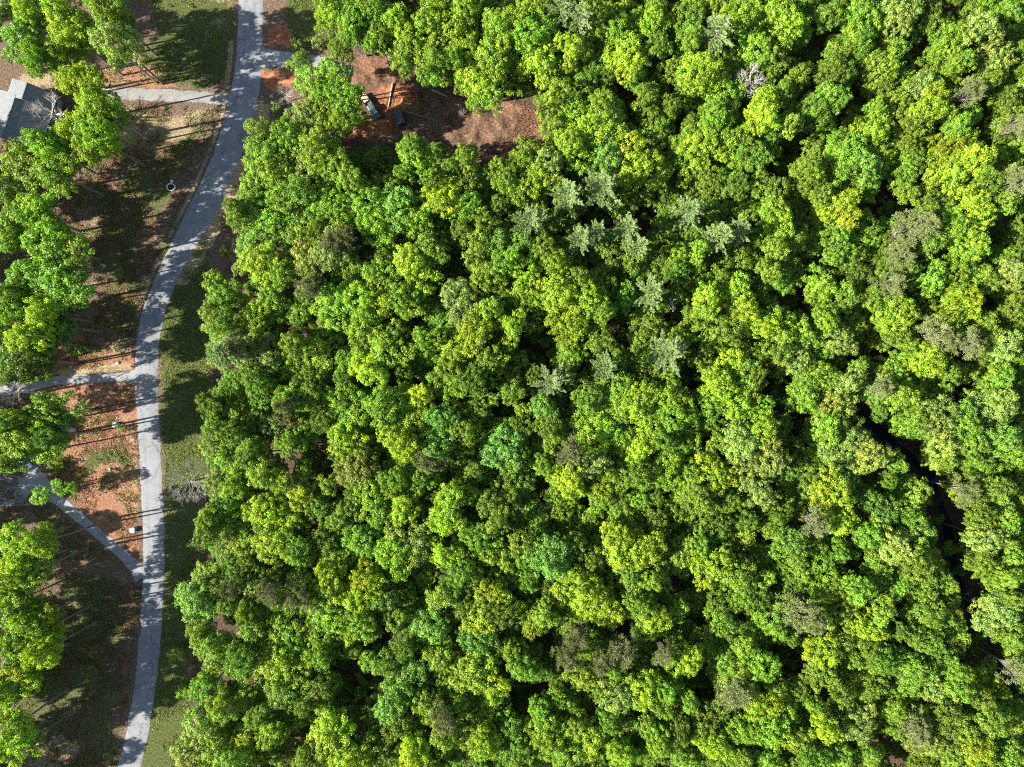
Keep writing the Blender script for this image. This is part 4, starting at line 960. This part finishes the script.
# ------------------------------------------------------------------ low shrubs and saplings by the road
SHR = []
for i in range(3):
    V, F, T, C = make_crown(1.8, 1.5, 500+i, lump_r=(.25, .5), flat=.9, leaf=.22, lobes=4, dens=.9)
    SHR.append(np_mesh('foliage', V, F, LEAF, T))
stem = MB()
for k in range(5):
    a = k*1.26; stem.tube([(0, 0, -.1), (.5*math.cos(a), .5*math.sin(a), .8), (1.1*math.cos(a), 1.1*math.sin(a), 1.5)], [.05, .035, .015], 5)
stem_me = stem.mesh('stems', BARK, True)
for px, py, r, tone, lab in [(83, 348, 9, 'D', 'dark green shrub in the pink leaf litter above the upper driveway'),
        (73, 350, 8, 'D', 'dark green shrub beside a taller tree above the upper driveway'), (130, 138, 5, 'Y', 'tiny yellow-green shrub on the brown bank left of road bend'),
        (160, 76, 5, 'O', 'round straw-coloured shrub just above the gravel driveway'), (56, 464, 8, 'G', 'small green shrub right of the white car'),
        (61, 466, 5, 'Y', 'little bright yellow-green shrub right of the white car'), (122, 428, 5, 'O', 'dull low shrub beside the pale rock near the road'),
        (160, 400, 3, 'O', 'small dry shrub at the right road edge below the driveway'), (222, 362, 8, 'P', 'pale green shrub at the top of the lawn strip'),
        (300, 50, 9, 'O', 'olive shrub at the lower end of the top grass patch'), (318, 44, 9, 'O', 'second olive shrub, right end of the top grass patch'),
        (275, 108, 8, 'O', 'olive shrub between the road and the low whitish shrub'), (364, 120, 5, 'Y', 'bright sapling on red clay below the pickup'),
        (356, 126, 4, 'Y', 'small green sapling left of the pickup on red clay'), (178, 652, 9, 'G', 'green shrub on the lawn strip low in the picture'),
        (184, 690, 9, 'G', 'low green shrub at forest edge near the bottom lawn strip'), (224, 252, 6, 'G', 'small green shrub on the dry bank right of road bend')]:
    s = r/4.0/1.8
    e = empty('shrub', at(px, py, 1), rnd.uniform(0, 6), (s, s, s)); e.location.z = 0
    tag(e, lab, 'shrub', 'low shrubs beside the road')
    link_mesh('stems', stem_me, e); f = link_mesh('foliage', SHR[rnd.randrange(3)], e); f.color = (*TONE[tone][0], 1)
for px, py, r, lab in [(42, 495, 11, 'forked bright green sapling hanging over the curved driveway pad'), (59, 488, 9, 'bright green sapling right of the forked one over the driveway'), (73, 487, 6, 'smallest bright green sapling above the curved driveway')]:
    i = NBIG+rnd.randrange(5); R, Hc, cm, tm = VAR[i]; s = r/4.0/R*1.1
    p = at(px, py, 7.5); p.z = -.05
    e = empty('sapling', p, rnd.uniform(0, 6), (s, s, .6)); tag(e, lab, 'tree', 'saplings beside the curved driveway')
    link_mesh('trunk', tm, e); c = link_mesh('crown', cm, e); c.color = (.19, .37, .02, 1)
# slender tree whose thin trunk shows against the bank
i = NBIG; R, Hc, cm, tm = VAR[i]
e = empty('slender_tree', at(157, 83, 0), 1.0, (.55, .55, 1.12)); tag(e, 'slender tree with long thin pale trunk rising above the gravel driveway', 'tree')
tmb = MB(); tmb.tube([(0, 0, -.3), (.1, 0, 5), (0, .1, 13)], [.4, .32, .2], 8)
tmb.build('trunk', simple('pale_bark', (.4, .36, .32), .85, .2), e, True)
c = link_mesh('crown', cm, e); c.color = (.14, .3, .03, 1)

# weeds and leaf clumps on the open ground
def weeds(name, n, polys, col, label, cat, seed, leaf=.28, hmax=.5, per=9):
    rng = np.random.default_rng(seed); xs = []; ys = []
    for poly in polys:
        a = np.array(poly, float); lo = a.min(0); hi = a.max(0)
        area = (hi-lo).prod(); k = int(n*area/12000.0)
        x = rng.uniform(lo[0], hi[0], k); y = rng.uniform(lo[1], hi[1], k)
        ok = in_poly(x, y, poly) & (fbm(x, y, 22, seed) > .46)
        sd = np.maximum(road_l(y)-x, x-road_r(y)); ok &= sd > .4
        for _, pts, _k in DRIVES: ok &= dist_poly(x, y, [(q[0], q[1]) for q in pts]) > 10
        xs.append(x[ok]); ys.append(y[ok])
    x = np.concatenate(xs); y = np.concatenate(ys); m = len(x)
    base = np.stack([(x-512)/4, (383.5-y)/4, np.zeros(m)], 1)
    P = np.repeat(base, per, 0)+rng.normal(size=(m*per, 3))*np.array([.28, .28, 0])+np.array([0, 0, 1])*rng.uniform(.05, hmax, m*per)[:, None]
    Nn = rng.normal(size=(m*per, 3))+np.array([0, 0, 1.2])
    V, F = leaf_quads(P, Nn, leaf, rng)
    T = np.ones((m*per, 3))*np.repeat(rng.uniform(.5, 1.5, m), per)[:, None]
    T[:, 0] *= np.repeat(rng.uniform(.8, 1.5, m), per)
    o = link_mesh(name, np_mesh(name, V, F, LEAF, T)); o.color = (*col, 1); tag(o, label, cat, kind='stuff')
weeds('weeds', 900, [[(0, 100), (225, 100), (190, 190), (135, 330), (125, 378), (0, 378)], [(0, 395), (136, 385), (138, 560), (0, 560)], [(0, 560), (142, 585), (115, 790), (0, 790)], [(100, 0), (234, 0), (228, 85), (100, 85)]],
      (.12, .19, .03), 'low weeds and seedlings scattered over the leaf litter left of road', 'weeds', 31)
weeds('grass_tufts', 4200, [[(164, 236), (206, 236), (214, 300), (212, 400), (203, 470), (205, 520), (190, 790), (142, 790), (164, 600), (160, 400)], [(288, -10), (330, -10), (340, 45), (290, 45)]],
      (.15, .21, .05), 'coarse grass tufts over the lawn strip right of road', 'grass', 32, leaf=.2, hmax=.25)
weeds('leaf_litter', 3200, [[(0, 100), (225, 100), (190, 190), (135, 330), (125, 378), (0, 378)], [(0, 385), (136, 380), (138, 560), (0, 560)], [(0, 560), (142, 585), (115, 790), (0, 790)], CLEARING, [(225, 190), (300, 150), (300, 380), (205, 330)]],
      (.22, .13, .07), 'dry fallen leaves and twigs strewn over the open ground', 'leaf litter', 33, leaf=.22, hmax=.12, per=7)

# ------------------------------------------------------------------ house at the left edge
SHINGLE = simple('grey_shingles', (.17, .178, .182), .85, .16, 1.2, bump=.3)
SIDING = simple('taupe_siding', (.24, .22, .20), .6, .05, 1.0)
TRIM = simple('white_trim', (.78, .78, .76), .5, .03, 1.0)
GLASSM, nt, b_, _o = new_mat('window_glass'); b_.inputs['Base Color'].default_value = (.03, .04, .05, 1); b_.inputs['Roughness'].default_value = .06
DOORM = simple('door_paint', (.12, .05, .035), .5, .05)
hz = math.radians(-18)
house = empty('house', (at(9, 115.5, 6.6).x, at(9, 115.5, 6.6).y, 0), hz)
tag(house, 'grey-shingled gabled house with taupe siding, half out of the left edge', 'house')
def gable(x0, xr, x1, y0, y1, zw, ze, zr, ov=.45):
    """a block whose ridge runs along y at x=xr; x0/x1 are the wall lines."""
    w = MB()
    w.prism([(x0, -.2), (x1, -.2), (x1, ze), (xr, zr-.1), (x0, zw)], 'y', y0, y1); w.build('wall', SIDING, house)
    t = .22
    for xe, zz in ((x0, zw), (x1, ze)):
        sg = 1 if xe > xr else -1
        sl = (zr-zz)/abs(xe-xr)
        xo = xe+sg*ov; zo = zz-sl*ov
        r = MB(); r.prism([(xr, zr), (xo, zo), (xo, zo+t), (xr, zr+t)] if sg > 0 else [(xo, zo), (xr, zr), (xr, zr+t), (xo, zo+t)], 'y', y0-ov, y1+ov)
        # shingle courses
        L_ = math.hypot(xo-xr, zr-zo)
        n = int(L_/.32)
        for k in range(1, n):
            f = k/n; X = xr+(xo-xr)*f; Z = zr+t+(zo-zr)*f
            r.prism([(X-sg*.0, Z+.004), (X+sg*.16, Z-.16*sl+.022), (X+sg*.16, Z-.16*sl-.02), (X, Z-.03)], 'y', y0-ov+.01, y1+ov-.01)
        rf = r.build('roof', SHINGLE, house)
        g = MB(); g.box((xo+sg*.05, (y0+y1)/2, zo+.05), (.12, y1-y0+2*ov, .14)); g.build('gutter', TRIM, rf)
    rc = MB(); rc.box((xr, (y0+y1)/2, zr+t+.02), (.34, y1-y0+2*ov-.04, .1), bev=.02); rc.build('ridge_cap', SHINGLE, house)
gable(-6.2, 0, 6.0, -5.2, 5.0, 4.9, 2.9, 6.5)
gable(-1.8, 2.0, 6.6, 5.02, 8.4, 6.1, 3.6, 6.9)
def window(x, y, z, nx, w=1.0, h=1.3):
    f = MB()
    for dz in (-h/2, h/2): f.box((x+nx*.03, y, z+dz), (.1, w+.12, .1))
    for dy in (-w/2, w/2, 0): f.box((x+nx*.03, y+dy, z), (.08, .08, h-.1))
    fr = f.build('window', TRIM, house)
    g = MB(); g.box((x+nx*.01, y, z), (.03, w, h)); g.build('pane', GLASSM, fr)
for y in (-3.6, -1.0, 3.4): window(6.0, y, 1.7, 1)
window(6.6, 6.8, 2.0, 1)
d_ = MB(); d_.box((6.02, 1.4, 1.1), (.08, 1.0, 2.1), bev=.02); dd = d_.build('door', DOORM, house)
k_ = MB(); k_.box((6.1, 1.75, 1.1), (.1, .06, .14)); k_.build('handle', TRIM, dd)
v_ = MB(); v_.tube([(2.6, -2, 4.6), (2.6, -2, 5.6)], [.08, .08], 8); v_.build('vent_pipe', TRIM, house)

# ------------------------------------------------------------------ vehicles
RUBBER = simple('tyre_rubber', (.02, .02, .02), .8, .1)
RIMM = simple('wheel_rim', (.5, .5, .52), .35, .05, metal=.8)
CARGLASS, nt, b_, _o = new_mat('car_glass'); b_.inputs['Base Color'].default_value = (.10, .15, .15, 1); b_.inputs['Roughness'].default_value = .08
LAMPG = simple('lamp_lens', (.75, .75, .72), .2, .02); REDL = simple('tail_lens', (.4, .02, .02), .25, .02)
def paint(name, col, rough=.3):
    m = simple(name, col, rough, .03, .8); b = m.node_tree.nodes['Principled BSDF']; b.inputs['Coat Weight'].default_value = .6; b.inputs['Coat Roughness'].default_value = .1; return m
def wheels(root, xs, yw, r):
    for x in xs:
        for sgn in (-1, 1):
            t = MB(); t.tube([(x, sgn*(yw-.13), r), (x, sgn*(yw-.1), r), (x, sgn*(yw+.1), r), (x, sgn*(yw+.13), r)], [r*.85, r, r, r*.85], 18)
            w = t.build('wheel', RUBBER, root)
            q = MB(); q.tube([(x, sgn*(yw+.1), r), (x, sgn*(yw+.145), r)], [r*.58, r*.5], 14); q.build('rim', RIMM, w)
def loft(mb, secs):
    """secs: (x, half width bottom, half width top, z bottom, z top); box-like rings joined along x with chamfered top."""
    b = len(mb.v); n = 8
    for x, wb, wt, z0, z1 in secs:
        c = min(.12, (z1-z0)*.3)
        ring = [(x, -wb, z0), (x, wb, z0), (x, wb, (z0+z1)*.5), (x, wt, z1-c), (x, wt-c*1.3, z1), (x, -wt+c*1.3, z1), (x, -wt, z1-c), (x, -wb, (z0+z1)*.5)]
        mb.v += ring
    for i in range(len(secs)-1):
        for k in range(n): mb.f.append((b+i*n+k, b+i*n+(k+1) % n, b+(i+1)*n+(k+1) % n, b+(i+1)*n+k))
    mb.f.append(tuple(b+k for k in range(n))); mb.f.append(tuple(b+(len(secs)-1)*n+k for k in reversed(range(n))))
def pickup(px, py, ang, label, col):
    e = empty('pickup_truck', at(px, py, 0), ang); tag(e, label, 'pickup truck'); pm = paint('truck_paint', col)
    m = MB(); loft(m, [(-.35, .92, .9, .45, 1.05), (1.35, .95, .9, .42, 1.12), (2.3, .94, .86, .42, 1.05), (2.75, .85, .75, .48, .92)]); m.build('body', pm, e, False)
    m = MB(); loft(m, [(-.5, .9, .74, 1.0, 1.72), (-.3, .9, .76, 1.0, 1.84), (.75, .9, .76, 1.0, 1.84), (1.45, .9, .78, 1.0, 1.14)]); cab = m.build('cab', pm, e)
    for nm, pts in (('windshield', [(.80, -.68, 1.84), (.80, .68, 1.84), (1.42, .78, 1.18), (1.42, -.78, 1.18)]), ('rear_window', [(-.52, .6, 1.66), (-.52, -.6, 1.66), (-.56, -.6, 1.2), (-.56, .6, 1.2)])):
        g = MB(); dz = Vector((.03, 0, .03)) if nm == 'windshield' else Vector((-.03, 0, 0)); g.add([Vector(p)+dz for p in pts]+[Vector(p)-dz*.2 for p in pts], [(0, 3, 2, 1), (4, 5, 6, 7), (0, 1, 5, 4), (1, 2, 6, 5), (2, 3, 7, 6), (3, 0, 4, 7)]); g.build(nm, CARGLASS, cab)
    for sg in (-1, 1):
        g = MB(); g.prism([(-.3, 1.2), (1.15, 1.2), (.75, 1.7), (-.25, 1.7)], 'y', sg*.86-.02*sg, sg*.9); g.build('side_window', CARGLASS, cab)
        g = MB(); g.box((1.15, sg*1.05, 1.15), (.12, .2, .16), bev=.02); g.build('mirror', pm, cab)
        g = MB(); g.box((2.73, sg*.62, .78), (.1, .26, .16), bev=.02); g.build('headlight', LAMPG, e)
        g = MB(); g.box((-2.78, sg*.84, .9), (.05, .12, .3)); g.build('tail_light', REDL, e)
    m = MB(); m.box((-1.65, 0, .58), (2.2, 1.8, .12))
    for sg in (-1, 1): m.box((-1.65, sg*.9, .85), (2.2, .08, .52), bev=.015)
    m.box((-2.73, 0, .85), (.06, 1.72, .5)); m.box((-.57, 0, .9), (.06, 1.72, .6)); m.build('bed', pm, e)
    m = MB(); m.box((2.85, 0, .5), (.16, 1.8, .2), bev=.03); m.build('bumper', RIMM, e); m = MB(); m.box((-2.87, 0, .5), (.14, 1.8, .2), bev=.03); m.build('bumper', RIMM, e)
    wheels(e, (-1.75, 1.75), .82, .39); return e
def suv(px, py, ang, label, col):
    e = empty('parked_car', at(px, py, 0), ang); tag(e, label, 'car'); pm = paint('white_paint', col)
    m = MB(); loft(m, [(-2.3, .8, .78, .45, .9), (-2.1, .9, .86, .4, 1.05), (.9, .92, .88, .38, 1.1), (1.9, .9, .82, .4, .98), (2.3, .78, .7, .48, .82)]); m.build('body', pm, e)
    m = MB(); loft(m, [(-2.15, .86, .72, .95, 1.05), (-1.8, .86, .68, .95, 1.6), (.2, .86, .7, .95, 1.68), (1.1, .86, .76, .95, 1.12)]); cab = m.build('cabin', pm, e)
    for nm, pts, dz in (('windshield', [(.24, -.62, 1.68), (.24, .62, 1.68), (1.06, .74, 1.16), (1.06, -.74, 1.16)], Vector((.02, 0, .03))), ('rear_window', [(-1.84, .6, 1.58), (-1.84, -.6, 1.58), (-2.12, -.66, 1.12), (-2.12, .66, 1.12)], Vector((-.03, 0, .02)))):
        g = MB(); g.add([Vector(p)+dz for p in pts]+[Vector(p)-dz*.3 for p in pts], [(0, 3, 2, 1), (4, 5, 6, 7), (0, 1, 5, 4), (1, 2, 6, 5), (2, 3, 7, 6), (3, 0, 4, 7)]); g.build(nm, CARGLASS, cab)
    for sg in (-1, 1):
        g = MB(); g.prism([(-1.7, 1.12), (.8, 1.12), (.2, 1.52), (-1.55, 1.52)], 'y', sg*.80, sg*.87); g.build('side_window', CARGLASS, cab)
        g = MB(); g.box((2.22, sg*.6, .72), (.12, .24, .14), bev=.02); g.build('headlight', LAMPG, e)
        g = MB(); g.box((.9, sg*1.0, 1.05), (.12, .18, .14), bev=.02); g.build('mirror', pm, e)
    wheels(e, (-1.4, 1.45), .8, .34); return e
pickup(371.5, 109, math.radians(-56), 'dark grey-blue pickup truck parked on the red clay clearing', (.07, .09, .11))
suv(26, 461, math.radians(-50), 'white car with glass roofline parked at the end of the curved driveway', (.72, .73, .72))
WOOD = simple('fresh_lumber', (.62, .44, .26), .7, .15, 4)
e = empty('lumber_stack', at(365.5, 99.5, 0), math.radians(-56)); e.location.z = .64; tag(e, 'stack of fresh tan boards lying in the pickup bed', 'lumber')
for k in range(5):
    m = MB(); m.box((-.1+rnd.uniform(-.08, .08), -.62+k*.31, .12), (2.3, .27, .22), bev=.01); m.build('board', WOOD, e)
    m = MB(); m.box((-.05+rnd.uniform(-.1, .1), -.6+k*.3, .345), (2.1, .25, .2), bev=.01); m.build('board', WOOD, e)
# bucket beside the truck
m = MB(); m.tube([(0, 0, 0), (0, 0, .45)], [.2, .26], 16); o = m.build('bucket', simple('white_plastic', (.75, .72, .72), .5, .03)); o.location = at(361, 114, 0); o.scale = (1.6, 1.6, 1.6); tag(o, 'whitish bucket standing left of the pickup', 'bucket')
# dark utility trailer
e = empty('utility_trailer', at(400.5, 119, 0), math.radians(-72)); tag(e, 'black box trailer at the shaded edge of the red clearing', 'trailer')
BLK = simple('black_panel', (.03, .033, .036), .5, .1)
m = MB(); m.box((0, 0, .98), (3.6, 1.9, 1.05), bev=.06); m.build('body', BLK, e)
m = MB(); m.box((0, 0, 1.53), (3.5, 1.8, .06), bev=.02); m.build('lid', simple('dark_lid', (.06, .07, .07), .4, .1), e)
m = MB(); m.tube([(1.8, .5, .5), (2.9, 0, .5)], [.05, .05], 6); m.tube([(1.8, -.5, .5), (2.9, 0, .5)], [.05, .05], 6); m.build('tow_bar', BLK, e)
wheels(e, (-.3,), 1.0, .36)
# logs
def log(px0, py0, px1, py1, r, label, mat, limbs=0, name='log'):
    a = at(px0, py0, 0); b = at(px1, py1, 0); d = b-a
    hh = lambda t: float(ground_h(np.array([px0+(px1-px0)*t]), np.array([py0+(py1-py0)*t]))[0])
    m = MB(); n = 6; pts = []
    for i in range(n+1):
        t = i/n; p = d*t; pts.append((p.x+rnd.uniform(-.08, .08), p.y+rnd.uniform(-.08, .08), r*(1-.35*t)+.04+rnd.uniform(0, .05)+hh(t)))
    m.tube(pts, [r*(1-.45*i/n) for i in range(n+1)], 10)
    if limbs:
        o = empty('fallen_tree', a); m.build('trunk', mat, o, True)
        for k in range(limbs):
            t = .4+.6*k/limbs; p = Vector(pts[int(t*n)]); q = p+Vector((rnd.uniform(-1, 1), rnd.uniform(-1, 1), rnd.uniform(.2, .9)))*1.6
            l = MB(); l.tube([p, (p+q)/2, q], [r*.35, r*.25, r*.08], 5); l.build('limb', mat, o, True)
    else:
        o = m.build(name, mat, None, True); o.location = a
    tag(o, label, 'log' if not limbs else 'fallen tree'); return o
log(393, 84, 388.5, 107, .22, 'long pale peeled log lying upright on the red clay', simple('peeled_log', (.5, .38, .28), .8, .15, 2))
log(405, 112, 447, 124, .26, 'fallen trunk along the shaded lower edge of the clearing', BARK, 5)
log(432, 90, 448, 97, .3, 'short thick log at the dark upper edge of the clearing', simple('weathered_log', (.3, .25, .21), .9, .2, 2))
log(420, 100, 408, 107, .18, 'thin brown log in the middle of the clay clearing', BARK)
for k, (px, py, r) in enumerate([(417, 88, 5), (437, 103, 6), (461, 112, 5)]):
    e = empty('brush_pile', at(px, py, 0)); e.location.z = float(ground_h(np.array([px*1.0]), np.array([py*1.0]))[0]); tag(e, ['brush pile of dark sticks at the top of the clearing', 'largest heap of dark sticks in the middle of the clearing', 'heap of dark sticks where the clearing turns brown'][k], 'brush pile', 'heaps of sticks in the clearing')
    m = MB(); hr = r/4.0
    for q in range(46):
        a = rnd.uniform(0, 6.28); c = Vector((rnd.gauss(0, hr*.35), rnd.gauss(0, hr*.35), 0)); h = rnd.uniform(.05, .55)
        l = rnd.uniform(.5, 1.4)*hr*.7; d = Vector((math.cos(a), math.sin(a), rnd.uniform(-.15, .15)))
        m.tube([c-d*l+Vector((0, 0, h+.1)), c+Vector((0, 0, h+.16)), c+d*l+Vector((0, 0, h+.1))], [.035, .045, .02], 4)
    m.build('sticks', BARK, e)
# red and pale blue garden machine at the crown edge
e = empty('riding_mower', at(313.5, 101, 0), math.radians(15)); tag(e, 'small red and pale blue garden machine half under a green crown', 'mower')
RED = paint('red_paint', (.5, .03, .03)); PB = paint('pale_blue_paint', (.5, .6, .7))
m = MB(); loft(m, [(-.1, .3, .26, .3, .75), (.7, .3, .26, .3, .85), (1.0, .22, .2, .35, .7)]); m.build('hood', RED, e)
m = MB(); m.box((-.45, 0, .42), (.8, 1.1, .22), bev=.06); m.build('deck', PB, e)
m = MB(); m.box((-.5, 0, .66), (.5, .5, .14), bev=.04); m.box((-.74, 0, .9), (.12, .5, .5), bev=.03); m.build('seat', BLK, e)
m = MB(); m.tube([(-.02, 0, .75), (-.14, 0, 1.05)], [.03, .03], 6); m.tube([(-.16, 0, 1.04), (-.13, 0, 1.08)], [.2, .2], 14); m.build('steering_wheel', BLK, e)
wheels(e, (-.6,), .5, .28); wheels(e, (.75,), .36, .19)
# utility box beside the road
e = empty('utility_box', at(134, 529.5, 0), math.radians(2)); tag(e, 'pale blue utility box on the ditch edge left of the road', 'utility box')
BL = simple('pale_blue_metal', (.25, .36, .6), .4, .05)
m = MB(); m.box((0, 0, .42), (1.15, 1.15, .84), bev=.05); m.build('cabinet', BL, e)
m = MB(); m.box((0, 0, .88), (1.25, 1.25, .09), bev=.03); m.build('lid', BL, e)
m = MB(); m.box((0, 0, -.02), (1.4, 1.4, .1)); m.build('base', simple('concrete_base', (.4, .4, .38), .9, .1), e)
# round planter
e = empty('round_planter', at(171.5, 187.5, 0)); tag(e, 'round pale planter ring with a dark green plant beside the road bend', 'planter')
m = MB(); n = 28
for i in range(n):
    a = 6.283*i/n
    for r_, z in ((1.15, -.05), (1.15, .4), (.9, .45), (.85, .1)): m.v.append((r_*math.cos(a), r_*math.sin(a)*.85, z))
for i in range(n):
    j = (i+1) % n
    for k in range(3): m.f.append((i*4+k, j*4+k, j*4+k+1, i*4+k+1))
m.build('rim', simple('pale_stone_ring', (.5, .55, .45), .8, .1), e, True)
m = MB(); m.tube([(0, 0, -.05), (0, 0, .16)], [.86, .84], 24); m.build('soil', simple('planter_soil', (.06, .045, .03), .95, .2), e)
f = link_mesh('foliage', SHR[0], e); f.color = (.02, .08, .03, 1); f.scale = (.4, .4, .3); f.location = (.15, 0, .1)
# rocks
def rock(px, py, r, label, col, seed, flat=.6):
    g = random.Random(seed); m = MB(); n = 10; rows = 6
    for i in range(rows+1):
        th = math.pi*i/rows
        for k in range(n):
            a = 6.283*k/n; q = r*(1+g.uniform(-.16, .16)); m.v.append((q*math.sin(th)*math.cos(a), q*math.sin(th)*math.sin(a)*.8, q*math.cos(th)*flat+r*flat*.6))
    for i in range(rows):
        for k in range(n): m.f.append((i*n+k, (i+1)*n+k, (i+1)*n+(k+1) % n, i*n+(k+1) % n))
    o = m.build('rock', simple('rock_stone', col, .85, .2, 1.5, bump=.4)); o.location = at(px, py, 0); tag(o, label, 'rock', 'pale rocks on the left bank')
rock(116.5, 425, .95, 'rounded white rock beside the ditch left of the road', (.42, .43, .42), 1)
rock(66, 429, 1.0, 'pale flat rock at the right edge of the driveway trees', (.4, .37, .34), 2, .35)
rock(72, 431, 1.2, 'wider pale flat rock right beside the other flat rock', (.36, .33, .30), 3, .3)
rock(110, 469, .4, 'small pale stone on the leaf litter above the curved driveway', (.5, .48, .45), 4)
rock(172, 181.5, .45, 'small white stone just above the round planter', (.7, .64, .55), 5)
rock(118, 363, .45, 'small pinkish stone above the right end of the upper driveway', (.6, .45, .38), 6)
